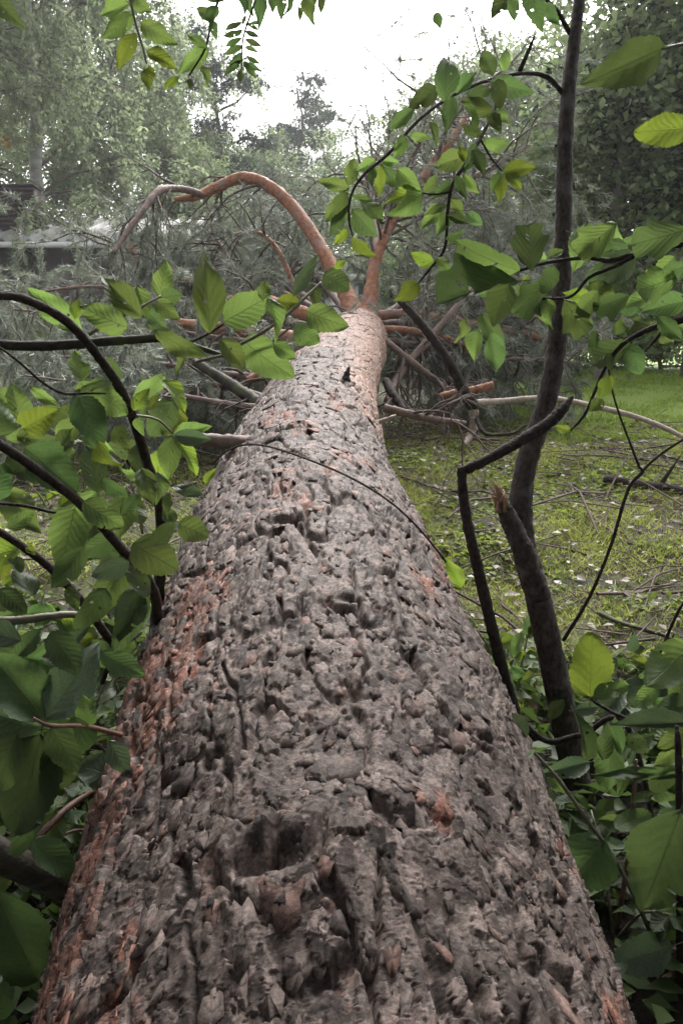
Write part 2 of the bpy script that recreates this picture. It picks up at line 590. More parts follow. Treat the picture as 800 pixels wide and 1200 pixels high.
def bark_base(t, th, r):
    """Surface under the loose plates: knots, swellings and the channels that run along the stem."""
    a = th * r
    s = t * 1.02
    knot_h = np.zeros_like(a)
    for (kt, kth, size, hh) in KNOTS:
        ds, da = s - kt * 1.02, a - kth * np.interp(kt, TK, TR)
        g = np.exp(-((ds * 0.9) ** 2 + da ** 2) / size ** 2)
        crater = np.exp(-((ds + 0.012) ** 2 / (0.20 * size) ** 2 + da ** 2 / (0.50 * size) ** 2))
        knot_h = knot_h + hh * (g * 0.9 - 1.3 * crater)
    n1 = fbm(s * 9, a * 22, 11, 3)
    n2 = fbm(s * 9 + 31, a * 22 + 7, 23, 3)
    f1, f2, h1, h2, h3, du, dv = voronoi((s + 0.05 * n2) / 0.26, (a + 0.020 * n1) / 0.058, 101)
    furrow = np.clip(1 - (f2 - f1) / 0.15, 0, 1) * np.clip(0.8 + 1.0 * n2, 0, 1)
    amp = np.interp(t, [0, 1.6, 3.0, 4.3, 6.0], [1.0, 1.0, 0.8, 0.5, 0.3])
    swell = knot_h + 0.012 * fbm(s * 3, a * 5, 61, 2) + 0.004 * amp * n2
    H = -0.013 * furrow * amp + swell
    rust = smooth(0.05, 0.45, fbm(s * 4.6 + 12, a * 9 + 9, 71, 3) + 0.95 * smooth(-0.14, -0.38, a) * smooth(2.2, 0.9, t) - 0.38)
    upper = 0.9 * smooth(3.3, 5.7, t + 0.5 * fbm(s * 6, a * 8, 83, 3) + 1.7 * smooth(0.06, 0.22, a) * smooth(2.4, 3.4, t))
    return H, furrow, rust, upper, swell


def bark_height(t, th, r):
    """Base surface plus three generations of small clinging scales; the higher scale hides the lower."""
    base, furrow, rust, upper, swell = bark_base(t, th, r)
    a, s = th * r, t * 1.02
    n1 = fbm(s * 14, a * 24, 13, 2)
    n2 = fbm(s * 14 + 31, a * 24 + 7, 27, 2)
    n3 = fbm(s * 95, a * 140, 41, 3)
    n4 = fbm(s * 95 + 9, a * 140 + 5, 47, 3)
    us, ua = s + 0.012 * n1 + 0.0040 * n3, a + 0.008 * n2 + 0.0032 * n4
    H = 0.0006 * n3
    tone = 0.10 + 0.08 * n3
    red = 0.35 + 0.5 * rust
    for (ls, la, keep, z0, z1, seed) in ((0.050, 0.026, 0.95, 0.0002, 0.0046, 401), (0.031, 0.0165, 0.80, 0.0010, 0.0078, 431),
                                         (0.018, 0.0100, 0.60, 0.0020, 0.0095, 461)):
        gu, gv = us / ls, ua / la
        i0, j0 = np.floor(gu).astype(np.int64), np.floor(gv).astype(np.int64)
        for di in (-1, 0, 1):
            for dj in (-1, 0, 1):
                i, j = i0 + di, j0 + dj
                x = gu - i - ihash(i, j, seed)
                y = gv - j - ihash(i, j, seed + 1)
                k = np.nonzero((np.abs(x) < 1.1) & (np.abs(y) < 1.1) & (ihash(i, j, seed + 2) < keep))
                if not len(k[0]):
                    continue
                x, y, ik, jk = x[k], y[k], i[k], j[k]
                ra, rb, rc = ihash(ik, jk, seed + 3), ihash(ik, jk, seed + 4), ihash(ik, jk, seed + 5)
                an = np.arctan2(y, x)
                rad = 0.72 + 0.14 * np.sin(2 * an + 6.3 * ra) + 0.12 * np.sin(3 * an + 6.3 * rb) + 0.08 * np.sin(5 * an + 6.3 * rc) + 0.05 * np.sign(np.sin(7 * an + 40 * ra))
                q = np.hypot(x, y) / rad
                z = z0 + (z1 - z0) * rc + 0.0048 * x * (ra - 0.25) + 0.0044 * y * (rb - 0.5) + 0.0014 * np.clip((q - 0.7) / 0.3, 0, 1) ** 2 * (ra > 0.4)
                top = (q < 1) & (z > H[k])
                sel = tuple(c[top] for c in k)
                H[sel] = z[top]
                tone[sel] = (0.06 + 0.80 * rb + 0.10 * n3[k])[top]
                red[sel] = (np.where(rc * 0.999 < 0.20 + 0.70 * rust[k], 0.25 + 0.7 * ra, 0.0) * (0.40 + 0.60 * rust[k]))[top]
    deep = np.clip(furrow * 1.3, 0, 1)
    amp = np.interp(t, [0, 1.6, 3.0, 4.3, 6.0], [1.0, 1.0, 0.8, 0.5, 0.3])
    return base + H * amp * (1 - 0.6 * deep), np.clip(tone, 0.02, 1), np.clip(red, 0, 1), upper


def build_trunk(parent):
    t, ts = 0.42, [-1.2 + 0.02 * i for i in range(81)]
    ts = [x for x in ts if x < 0.42]
    while t < 6.1:
        ts.append(t)
        t += min(max(t * t / 430.0, 0.0010), 0.0100)
    ts.append(6.1)
    ts = np.array(ts)
    th = np.concatenate([np.linspace(-1.9, 1.9, 560), np.linspace(1.9, 2 * math.pi - 1.9, 30)[1:-1]])
    T, A = np.meshgrid(ts, th, indexing='ij')
    R = herm(TR, T)
    AA = np.where(A > math.pi, A - 2 * math.pi, A)
    H, tone, red, upper = bark_height(T, AA, R)
    H = H * np.where(np.abs(AA) > 2.0, np.clip((math.pi - np.abs(AA)) / 1.0, 0, 1), 1)
    c, d, side, up, r = trunk_frame(ts)
    P = c[:, None] + (R + H)[..., None] * (side[:, None] * np.sin(A)[..., None] + up[:, None] * np.cos(A)[..., None])
    nr, nc = T.shape
    idx = np.arange(nr * nc).reshape(nr, nc)
    nx = np.roll(idx, -1, 1)
    q = np.stack([idx[:-1], idx[1:], nx[1:], nx[:-1]], -1).reshape(-1, 4)
    V = np.vstack([P.reshape(-1, 3), c[0][None], c[-1][None] + d[-1] * 0.03])
    n0 = nr * nc
    tr = np.concatenate([np.stack([idx[0], nx[0], np.full(nc, n0)], -1), np.stack([nx[-1], idx[-1], np.full(nc, n0 + 1)], -1)])
    z2 = np.zeros(2)
    me = new_mesh("trunk", V - base_of(parent), q, tr, M['bark'], False,
                  {"tone": np.append(tone.ravel(), z2), "red": np.append(red.ravel(), z2), "upper": np.append(upper.ravel(), z2 + 1)})
    return link("trunk", me, parent)


pine = empty("fallen_pine", (0.0, 1.0, 0.15), "huge fallen pine with flaking grey bark lying uphill, orange limbs at its far end", "tree")
trunk = build_trunk(pine)


def build_flakes():
    """Loose bark plates with torn outlines, lapping over each other; the largest in view are parts of their own."""
    g = np.random.default_rng(515)
    T, A, S, Z = [], [], [], []
    for (n, t0, t1, s0, s1, z0, z1) in ((1000, 0.42, 2.2, .032, .070, .0042, .0066), (1700, 0.42, 2.2, .018, .040, .0048, .0078),
                                        (1200, 2.1, 3.7, .034, .080, .0025, .0050), (900, 3.5, 6.0, .040, .090, .0010, .0026)):
        u = g.random(n)
        T.append(t0 + (t1 - t0) * u)
        A.append(g.uniform(-1.75, 1.75, n))
        S.append(g.uniform(s0, s1, n))
        Z.append(g.uniform(z0, z1, n))
    T, A, S, Z = map(np.concatenate, (T, A, S, Z))
    r = herm(TR, T)
    H, furrow, rust, upper, swell = bark_base(T, A, r)
    for k in (-.22, .22):
        furrow = np.maximum(furrow, bark_base(T, A + k * S / r, r)[1] * (S > .028))
    keep = g.random(len(T)) > furrow * 1.9
    for (kt, kth, size, hh) in KNOTS:
        d = np.hypot((T - kt), (A - kth) * r)
        keep &= (d > size * 0.28) | (S < 0.02)
    T, A, S, Z, r, H, rust, upper = [v[keep] for v in (T, A, S, Z, r, H, rust, upper)]
    n = len(T)
    N = 16
    c, d, side, up, _ = trunk_frame(T)
    sa, ca = np.sin(A)[:, None], np.cos(A)[:, None]
    nrm = side * sa + up * ca
    tng = side * ca - up * sa
    # lean the long axis a little and lift the edge that faces the camera
    yaw = g.normal(size=n) * 0.30 + 0.25 * np.sin(T * 5 + A * 3)
    X = d * np.cos(yaw)[:, None] + tng * np.sin(yaw)[:, None]
    Y = -d * np.sin(yaw)[:, None] + tng * np.cos(yaw)[:, None]
    tx = g.normal(0.016, 0.026, n)
    ty = g.normal(0, 0.030, n)
    asp = g.uniform(0.34, 0.68, n)
    ang = np.linspace(0, 2 * np.pi, N, endpoint=False)[None] + g.normal(size=(n, N)) * 0.12
    p1, p2 = g.uniform(0, 6.3, (n, 1)), g.uniform(0, 6.3, (n, 1))
    rad = 1 + 0.15 * np.sin(2 * ang + p1) + 0.12 * np.sin(3 * ang + p2) + 0.08 * np.sin(5 * ang + p1 * 3) + g.normal(size=(n, N)) * 0.12
    rad = np.clip(rad, 0.5, 1.4)
    L = S[:, None] * 0.5
    ox = L * rad * np.cos(ang)
    oy = L * asp[:, None] * rad * np.sin(ang)
    thick = (0.0011 + 0.010 * S) * g.uniform(.6, 1.3, n)
    base = c + (r + Z * np.interp(T, [0, 3, 4.5], [1, 1, .6]))[:, None] * nrm

    def lift(x, y, k):
        z = -tx[:, None] * x + ty[:, None] * y - 0.5 * y * y / r[:, None] + (k * g.normal(size=x.shape)) * S[:, None]
        cy, sy = np.cos(yaw)[:, None], np.sin(yaw)[:, None]
        tv = T[:, None] + (x * cy - y * sy) * 0.98
        av = A[:, None] + (x * sy + y * cy) / r[:, None]
        z = z + bark_base(tv, av, np.broadcast_to(r[:, None], tv.shape))[4]
        return base[:, None] + x[..., None] * X[:, None] + y[..., None] * Y[:, None] + z[..., None] * nrm[:, None]

    curl = np.where(g.random(n) < .2, g.uniform(.0, .05, n), 0.0)
    rim = lift(ox, oy, 0.008) + ((curl * S)[:, None, None] * nrm[:, None])
    ctr = lift(ox[:, :1] * 0, oy[:, :1] * 0, 0.008)
    bot = lift(ox * .97, oy * .97, 0.0) - (thick[:, None, None] * nrm[:, None])
    V = np.concatenate([rim, bot, ctr], 1)                            # n, 2N+1, 3
    i = np.arange(N)
    j = (i + 1) % N
    q = np.stack([N + i, N + j, j, i], 1)
    tr = np.stack([i, j, np.full(N, 2 * N)], 1)
    tone = np.clip(0.15 + 0.60 * g.beta(2.0, 2.2, n) + 0.18 * fbm(T * 7, A * r * 13, 91, 2), 0.04, 1)
    red = np.clip(np.where(g.random(n) < 0.24 + 0.70 * rust, g.uniform(.2, .95, n), 0) * (0.42 + 0.58 * rust), 0, 1)
    m = 2 * N + 1
    score = S * asp / (0.35 + T) ** 1.6 * np.clip(np.cos(A * 0.8), 0, 1) * (T > 0.50)
    big = np.argsort(-score)[:290]
    org = base_of(trunk)
    for k in big:
        o = V[k].mean(0)
        me = new_mesh("bark_plate", V[k] - o, q, tr, M['bark'], False,
                      {"tone": np.full(m, tone[k]), "red": np.full(m, red[k]), "upper": np.full(m, upper[k])})
        ob = link("bark_plate", me, trunk)
        ob.location = Vector(o - org)
    rest = np.ones(n, bool)
    rest[big] = False
    R = np.nonzero(rest)[0]
    off = (np.arange(len(R)) * m)[:, None, None]
    rp = lambda v: np.repeat(v[R], m)
    me = new_mesh("bark_plates", V[R].reshape(-1, 3) - org, (q[None] + off).reshape(-1, 4), (tr[None] + off).reshape(-1, 3), M['bark'], False,
                  {"tone": rp(tone), "red": rp(red), "upper": rp(upper)})
    tag(link("bark_plates", me, trunk), kind="stuff")


build_flakes()

# ------------------------------------------------------------------ limbs, stubs, twigs and needles of the fallen crown
def pts(*a):
    return [px(*p) for p in a]


def limb(points, radii_px, mat, name="limb", sides=10, n=None, rough=0.05, seed=1, parent=None):
    d = [p[2] for p in points]
    rad = [r / FPX * dd for r, dd in zip(radii_px, d)]
    P = catmull(pts(*points), n or len(points) * 10)
    R = np.interp(np.linspace(0, 1, len(P)), np.linspace(0, 1, len(rad)), rad)
    t = Tubes()
    t.add(P, R, sides, True, rough, seed)
    return t.build(name, mat, parent or pine), P, R


def unit(v):
    return v / (np.linalg.norm(v) + 1e-9)


def grow_twigs(tb, tips, P, R, count, length, g, droop=0.25, level=0, bias=None, kids=(3, 6), spread=1.0, start=0.15):
    """Side twigs along a polyline, recursively; tips get (point, direction) for needles."""
    T = np.gradient(P, axis=0)
    for _ in range(count):
        k = int(g.uniform(start, 1.0) * (len(P) - 1))
        d = unit(T[k])
        side = unit(np.cross(d, g.normal(size=3)))
        v = unit(d * g.uniform(0.2, 0.9) + side * spread + (0 if bias is None else np.asarray(bias) * g.uniform(0.3, 1)))
        L = length * g.uniform(0.45, 1.15)
        n = 7
        q = [P[k]]
        for i in range(n):
            v = unit(v + g.normal(size=3) * 0.20 + np.array([0, 0, -droop * 0.35]))
            q.append(q[-1] + v * L / n)
        q = np.array(q)
        r0 = min(R[k] * 0.55, 0.006 + 0.010 * L)
        rr = np.linspace(r0, 0.0018, n + 1)
        tb.add(q, rr, 5 if level == 0 else 4, False)
        if level < 1:
            grow_twigs(tb, tips, q, rr, int(g.integers(*kids)), length * 0.5, g, droop, level + 1, bias, kids, spread, 0.3)
        for i in range(2, n + 1):
            tips.append((q[i], unit(q[i] - q[i - 1])))


def needle_mesh(name, tips, g, per=22, length=0.078, width=0.0030, base=(0, 0, 0), mat=None, droop=0.0):
    c = np.array([t[0] for t in tips])
    d = np.array([t[1] for t in tips])
    N = len(c) * per
    C = np.repeat(c, per, 0) + g.normal(size=(N, 3)) * 0.006 + np.repeat(d, per, 0) * g.uniform(-0.045, 0.03, (N, 1))
    D = np.repeat(d, per, 0) * g.uniform(0.3, 1.2, (N, 1)) + g.normal(size=(N, 3)) * 0.55
    D[:, 2] -= droop
    D /= np.linalg.norm(D, axis=1)[:, None]
    S = np.cross(D, g.normal(size=(N, 3)))
    S /= np.linalg.norm(S, axis=1)[:, None]
    L = length * g.uniform(0.6, 1.15, (N, 1))
    w = width * g.uniform(0.7, 1.3, (N, 1))
    V = np.stack([C - S * w, C + S * w, C + D * L], 1).reshape(-1, 3)
    return new_mesh(name, V - np.asarray(base), None, np.arange(N * 3).reshape(-1, 3), mat or M['needle'])


def dress(o, P, R, seed, twigs, length, needle_frac, droop=0.3, bias=None, per=20, kids=(3, 6), spread=1.0, start=0.15, twig_mat=None):
    g = np.random.default_rng(seed)
    tb, tips = Tubes(), []
    grow_twigs(tb, tips, P, R, twigs, length, g, droop, 0, bias, kids, spread, start)
    tag(tb.build("twigs", twig_mat or M['twig'], o), kind="stuff")
    keep = [t for t in tips if g.random() < needle_frac]
    if keep:
        tag(link("needles", needle_mesh("needles", keep, g, per, base=base_of(o), droop=droop * 0.6), o), kind="stuff")


# the big arching limb, its grey continuation and the second limb
o, P, R = limb([(424, 400, 5.8), (416, 372, 5.9), (406, 346, 6.0), (386, 308, 6.15), (362, 268, 6.3), (335, 234, 6.4), (306, 213, 6.45),
                (280, 209, 6.5), (255, 219, 6.5), (230, 230, 6.45), (204, 234, 6.4)],
               [24, 15, 10, 8.4, 7.8, 7.2, 7.0, 6.8, 6.0, 5.0, 2.6], M['limb'], sides=14)
o["label"] = "orange limb arching up from the fork and over to the left"
dress(o, P, R, 21, 10, 0.7, 0.0, 0.3, kids=(2, 4), start=0.45)
o, P, R = limb([(240, 229, 6.47), (222, 223, 6.35), (200, 221, 6.2), (186, 224, 6.05), (168, 246, 5.9), (152, 268, 5.8), (134, 296, 5.7)],
               [3.2, 4, 4.4, 4.8, 4.0, 3.4, 2.4], M['limb_grey'], seed=2)
dress(o, P, R, 22, 7, 0.6, 0.25, 0.8, (-0.3, 0, -0.7), start=0.3)
o, P, R = limb([(428, 400, 5.8), (431, 368, 5.9), (435, 335, 6.0), (441, 300, 6.1), (455, 268, 6.2), (472, 238, 6.3), (503, 198, 6.5), (530, 162, 6.6), (548, 132, 6.7)],
               [22, 12, 7.2, 6.6, 6.2, 5.8, 5.4, 4.6, 3.0], M['limb'], sides=14, seed=3)
dress(o, P, R, 23, 22, 1.0, 0.45, 0.1, (0.2, 0.1, 0.3), start=0.35)

LIMBS = [  # points, radii in pixels, material, twigs, twig length, needle share
    ([(402, 382, 5.8), (370, 372, 5.75), (335, 360, 5.8), (300, 350, 5.9), (262, 354, 6.0), (236, 350, 6.1)], [9, 8.5, 8, 8, 7, 5], 'limb', 8, 0.6, 0.2),
    ([(392, 396, 5.4), (365, 400, 5.3), (330, 394, 5.35), (290, 388, 5.4), (250, 384, 5.5), (205, 378, 5.6)], [10, 9, 9, 8, 8, 6], 'limb', 8, 0.6, 0.2),
    ([(372, 410, 5.0), (350, 420, 4.95), (325, 432, 4.9), (290, 446, 4.9)], [9, 8, 7, 5], 'limb', 4, 0.4, 0.0),
    ([(336, 492, 4.3), (305, 474, 4.5), (270, 450, 4.6), (228, 424, 4.7)], [5, 8, 7, 5], 'moss_bark', 5, 0.5, 0.0),
    ([(345, 470, 4.4), (310, 466, 4.6), (262, 452, 4.8), (205, 446, 5.0)], [4, 5, 4, 3], 'limb_grey', 6, 0.5, 0.3),
    ([(440, 370, 5.9), (470, 368, 5.9), (505, 372, 5.9), (545, 378, 5.95), (600, 388, 6.0), (660, 404, 6.1)], [6, 6, 6, 5, 5, 4], 'limb', 22, 0.6, 0.1),
    ([(448, 386, 5.7), (480, 388, 5.6), (520, 396, 5.6), (560, 412, 5.6)], [5, 5, 4, 2.5], 'limb', 16, 0.55, 0.1),
    ([(452, 400, 5.3), (490, 430, 5.3), (530, 460, 5.3), (560, 474, 5.2)], [4, 4, 3.5, 3], 'limb_grey', 14, 0.5, 0.0),
    ([(560, 330, 5.6), (530, 365, 5.5), (500, 400, 5.4), (470, 436, 5.3), (452, 470, 5.0)], [3, 4, 4.5, 4.5, 3], 'limb_grey', 12, 0.5, 0.0),
    ([(450, 478, 3.9), (475, 484, 3.9), (505, 491, 3.95), (545, 496, 4.0)], [5, 5, 4.5, 3], 'limb_grey', 8, 0.4, 0.0),
    ([(452, 446, 4.4), (460, 462, 4.3), (474, 482, 4.2)], [5, 5.5, 4.5], 'dark_bark', 3, 0.3, 0.0),
    ([(300, 362, 6.6), (282, 330, 6.7), (266, 300, 6.8), (250, 272, 6.9), (248, 250, 6.9)], [3, 3, 2.6, 2.2, 1.6], 'limb_grey', 12, 0.8, 0.5),
    ([(348, 350, 6.4), (338, 318, 6.5), (322, 288, 6.6), (300, 272, 6.7), (270, 276, 6.8)], [3, 3, 2.6, 2.4, 1.8], 'limb', 12, 0.8, 0.5),
    ([(236, 340, 6.4), (205, 318, 6.5), (180, 304, 6.6), (160, 300, 6.6), (150, 280, 6.6)], [4, 4, 3.5, 3, 2], 'limb', 12, 0.9, 0.7),
]
for k, (pp, rr, mt, tw, tl, nf) in enumerate(LIMBS):
    o, P, R = limb(pp, rr, M[mt], seed=30 + k)
    dress(o, P, R, 60 + k, tw, tl, nf, 0.35)

# the hidden rest of the crown, spread over the slope behind the fork
CROWN = [
    ([(395, 375, 6.3), (320, 340, 7.0), (230, 320, 7.4), (150, 322, 7.6), (50, 345, 7.6)], 34, 0.8, 0.95),
    ([(395, 375, 6.3), (330, 330, 7.4), (260, 300, 8.0), (200, 292, 8.3), (130, 318, 8.4)], 34, 0.8, 0.95),
    ([(385, 385, 6.0), (300, 372, 6.4), (210, 352, 6.5), (110, 336, 6.5), (0, 350, 6.4)], 34, 0.75, 0.95),
    ([(375, 400, 5.4), (290, 400, 5.6), (200, 388, 5.7), (110, 372, 5.6), (10, 362, 5.5)], 30, 0.8, 0.85),
    ([(350, 440, 4.8), (280, 440, 5.0), (200, 428, 5.0), (110, 420, 4.9), (10, 415, 4.8)], 34, 0.6, 0.75),
    ([(330, 480, 4.4), (270, 474, 4.5), (200, 462, 4.5), (120, 452, 4.4), (30, 440, 4.3)], 26, 0.5, 0.55),
    ([(405, 365, 6.4), (370, 320, 7.2), (345, 290, 7.8), (330, 270, 8.2), (300, 262, 8.5)], 26, 1.0, 0.95),
    ([(445, 372, 6.2), (500, 340, 7.0), (560, 310, 7.4), (620, 280, 7.6)], 40, 1.1, 0.9),
    ([(445, 380, 6.0), (520, 375, 6.4), (590, 365, 6.6), (660, 350, 6.7)], 46, 0.9, 0.6),
    ([(450, 400, 5.6), (520, 410, 5.8), (590, 420, 5.8), (670, 425, 5.8)], 50, 0.75, 0.35),
    ([(548, 132, 6.7), (560, 110, 6.9), (580, 90, 7.0), (600, 75, 7.1)], 8, 0.8, 0.4),
    ([(441, 300, 6.1), (440, 250, 6.6), (430, 210, 6.9), (445, 170, 7.0)], 16, 0.9, 0.4),
    ([(472, 238, 6.3), (520, 220, 6.6), (570, 200, 6.8), (620, 170, 6.9)], 22, 1.0, 0.5),
]
for k, (pp, tw, tl, nf) in enumerate(CROWN):
    r0 = [max(1.2, 5 - 1.0 * i) for i in range(len(pp))]
    o, P, R = limb(pp, r0, M['limb_grey'], seed=90 + k, rough=0.06)
    dress(o, P, R, 130 + k, tw, tl, nf, 0.55 if pp[-1][0] < 400 else 0.25, per=34 if nf > 0.5 else 24, kids=(4, 8), spread=1.1)

# torn stubs on the trunk
def stub(points, radii_px, mat, label, jag=True, seed=3, end=None):
    o, P, R = limb(points, radii_px, mat, "branch_stub", 12, 18, 0.09, seed, trunk)
    o["label"] = label
    if end:
        g = np.random.default_rng(seed)
        tb = Tubes()
        d = unit(P[-1] - P[-3])
        for i in range(7):
            off = g.normal(size=3) * R[-1] * 0.55
            q = np.array([P[-1] - d * R[-1] + off, P[-1] + off + d * R[-1] * g.uniform(0.2, 2.2)])
            tb.add(q, [R[-1] * 0.35, R[-1] * 0.06], 5)
        tag(tb.build("torn_splinters", end, o), kind="stuff")
    return o


stub([(407, 458, 3.2), (405, 449, 3.2), (406, 440, 3.2), (409, 430, 3.2)], [6, 5.5, 4, 1.5], M['dark_bark'], "black snapped branch stub standing up on the trunk", seed=5, end=M['dark_bark'])
stub([(300, 520, 2.45), (268, 518, 2.45), (245, 516, 2.45), (222, 514, 2.45)], [9, 8.5, 8, 7.5], M['limb_grey'], "short brown stub sticking out of the trunk's left side", seed=6, end=M['limb_grey'])
stub([(436, 498, 3.2), (446, 494, 3.2), (464, 487, 3.2)], [3, 3, 2], M['pale_wood'], "pale stripped stub on the trunk's right side", seed=7)

# ------------------------------------------------------------------ leaves
def outline(kind, n):
    """Half-width along the leaf, 0 at base and tip."""
    t = np.linspace(0, 1, n)
    if kind == 'ovate':
        w = np.sin(np.pi * t ** 0.78) ** 0.85 * (1 - 0.28 * t)
    elif kind == 'round':
        w = np.sin(np.pi * t ** 0.72) ** 0.62 * (1 - 0.12 * t)
    elif kind == 'lance':
        w = np.sin(np.pi * t ** 0.85) ** 1.0
    else:
        w = np.sin(np.pi * t ** 0.7) ** 0.6
    return t, w / w.max()


def leaf_mesh(kind, seed, mat):
    g = np.random.default_rng(seed)
    n, m = 25, 4
    t, w = outline(kind, n)
    w = w * 0.5
    if kind == 'lobed':
        lob = 0.86 + 0.14 * np.cos(2 * np.pi * (t * 2.55 + 0.02)) * np.where(t < 0.9, 1, 0.3)
        w = w * lob * 1.25
    else:
        w = w * (1 + 0.035 * (-1.0) ** np.arange(n) + 0.03 * np.sin(np.arange(n) * 0.9 + seed) + 0.02 * g.normal(size=n))
    w[0] = 0.012
    w[-1] = 0.004
    fold = g.uniform(-0.05, 0.50)
    bend = g.uniform(-0.25, 0.55)
    wav = g.uniform(0.015, 0.08)
    twist = g.uniform(-0.9, 0.9)
    s = np.linspace(-1, 1, 2 * m + 1)
    V, UV = [], []
    for i in range(n):
        for k in s:
            fwd = 0.05 * abs(k) * w[i] * 2
            if kind == 'lobed':
                fwd += 0.20 * abs(k) * w[i] * 2
            x = k * w[i]
            z = fold * abs(x) - bend * (t[i] - 0.2) ** 2 + wav * abs(k) * math.sin(9 * t[i] + 2.4 * k + seed) + twist * x * (t[i] - 0.5)
            z += 0.012 * abs(k) * math.sin(17 * (t[i] - 0.3 * abs(k)) * 3.1)
            V.append((x, t[i] + fwd, z))
            UV.append((0.5 + 0.5 * k * 0.98 * (0.35 + w[i]), t[i]))
    c = 2 * m + 1
    idx = np.arange(n * c).reshape(n, c)
    q = np.stack([idx[:-1, :-1], idx[:-1, 1:], idx[1:, 1:], idx[1:, :-1]], -1).reshape(-1, 4)
    if seed % 3 == 1:                                     # eaten holes
        keep = np.ones(len(q), bool)
        for _ in range(2):
            keep[int(g.integers(20, len(q) - 24))] = False
        q = q[keep]
    V = np.array(V)
    # petiole
    tb = Tubes()
    tb.add(np.array([[0, -0.16, -0.02], [0, -0.08, -0.006], [0, 0.02, 0]]), [0.011, 0.010, 0.008], 4, False)
    pv, pq = tb.v[0], tb.q[0] + len(V)
    UV = np.vstack([np.array(UV), np.tile([[0.5, 0.0]], (len(pv), 1))])
    return new_mesh("leaf", np.vstack([V, pv]), np.vstack([q, pq]), None, mat, True, None, UV)


LEAF = {}
for ki, kind in enumerate(('ovate', 'round', 'lance', 'lobed')):
    for mi, mk in enumerate(('leaf', 'leaf_dark', 'leaf_yellow', 'leaf_pale')):
        LEAF[kind, mk] = [leaf_mesh(kind, ki * 40 + mi * 10 + k, M[mk]) for k in range(5 if mk == 'leaf' else 4)]


def put_leaf(parent, b, tip, wr, kind='ovate', mk='leaf', roll=None, name="leaf", normal=None):
    """A leaf from base point to tip point; wr = width / length; roll turns it about its midrib."""
    b, tip = np.asarray(b, float), np.asarray(tip, float)
    Y = Vector(tip - b)
    L = Y.length
    Y.normalize()
    mid = Vector((b + tip) / 2)
    Z = Vector(normal) if normal is not None else (Vector((0, 0, CAM_H)) - mid)
    Z = (Z - Y * Z.dot(Y)).normalized()
    if roll is None:
        roll = rnd.gauss(0.0, 0.35)
    Z = Matrix.Rotation(roll, 3, Y) @ Z
    X = Y.cross(Z)
    o = link(name, rnd.choice(LEAF[kind, mk]), parent)
    o.matrix_basis = Matrix.LocRotScale(Vector(b - base_of(parent)), Matrix((X, Y, Z)).transposed().to_quaternion(),
                                        Vector((L * wr, L, L)))
    return o


K = {'g': 'leaf', 'd': 'leaf_dark', 'y': 'leaf_yellow', 'p': 'leaf_pale'}
SH = {'o': 'ovate', 'r': 'round', 'l': 'lance', 'b': 'lobed'}


def leaves(parent, rows, depth, jitter=0.05):
    """rows: bx, by, tx, ty, width ratio, code (colour + shape), optional depth."""
    for r in rows:
        d = r[6] if len(r) > 6 else depth
        d = d + rnd.uniform(-jitter, jitter)
        ln = math.hypot(r[2] - r[0], r[3] - r[1]) / FPX * d
        dt = rnd.uniform(-0.35, 0.35) * ln
        roll = None
        if r[5][0] == 'p':
            roll = rnd.gauss(0, 0.2)
        put_leaf(parent, px(r[0], r[1], d - dt * 0.5), px(r[2], r[3], d + dt * 0.5), r[4], SH[r[5][1]], K[r[5][0]], roll)


def stem(parent, points, radii_px, mat, name="stem", sides=9, rough=0.04, seed=1):
    return limb(points, radii_px, mat, name, sides, None, rough, seed, parent)


# ---- shrub left of the trunk
gp, gd = ground_hit(170, 800)
shrub = empty("shrub", px(176, 800, 1.75), "large-leaved green shrub with dark arching stems left of the fallen trunk", "shrub")
stem(shrub, [(-60, 335, 1.0), (-10, 345, 1.02), (30, 351, 1.05), (80, 378, 1.1), (120, 424, 1.16), (150, 474, 1.24), (172, 540, 1.34), (188, 600, 1.45), (187, 680, 1.6), (178, 790, 1.85)],
     [5, 5, 5.2, 5.5, 5.5, 6, 6, 6.5, 7, 8], M['dark_bark'], seed=2)
stem(shrub, [(-60, 398, 1.25), (0, 404, 1.25), (60, 405, 1.25), (140, 399, 1.25), (190, 397, 1.26), (222, 404, 1.28), (272, 420, 1.3)],
     [6, 6, 6, 5.5, 4.5, 4, 2], M['moss_bark'], seed=3)
stem(shrub, [(-50, 495, 0.95), (0, 521, 0.98), (50, 555, 1.04), (100, 595, 1.12), (140, 640, 1.22), (176, 684, 1.35), (184, 720, 1.5), (180, 795, 1.8)],
     [6, 6, 6, 6, 6, 6, 6, 7], M['dark_bark'], seed=4)
stem(shrub, [(-40, 600, 1.15), (0, 623, 1.18), (40, 650, 1.22), (70, 676, 1.26), (100, 710, 1.32), (125, 745, 1.42), (165, 800, 1.75)],
     [4, 4.5, 5, 5, 5, 5, 6], M['dark_bark'], seed=5)
stem(shrub, [(-30, 727, 1.35), (20, 727, 1.35), (60, 722, 1.36), (95, 722, 1.4), (150, 745, 1.55)], [5, 5, 4.5, 4, 3], M['green_stem'], seed=6)
stem(shrub, [(-10, 400, 1.1), (20, 422, 1.1), (50, 448, 1.12), (75, 461, 1.12), (100, 461, 1.12), (124, 461, 1.12)], [1.2, 1.6, 1.6, 1.6, 1.4, 1], M['dark_bark'], seed=7)
stem(shrub, [(-10, 589, 1.3), (30, 593, 1.3), (60, 600, 1.3), (76, 600, 1.3)], [2, 2, 1.8, 1.2], M['dark_bark'], seed=8)
stem(shrub, [(104, 392, 1.15), (135, 374, 1.16), (165, 360, 1.18), (188, 347, 1.2)], [2.2, 2, 1.8, 1.4], M['green_stem'], seed=9)
stem(shrub, [(215, 403, 1.28), (235, 396, 1.25), (262, 380, 1.2)], [1.8, 1.6, 1.2], M['dark_bark'], seed=10)
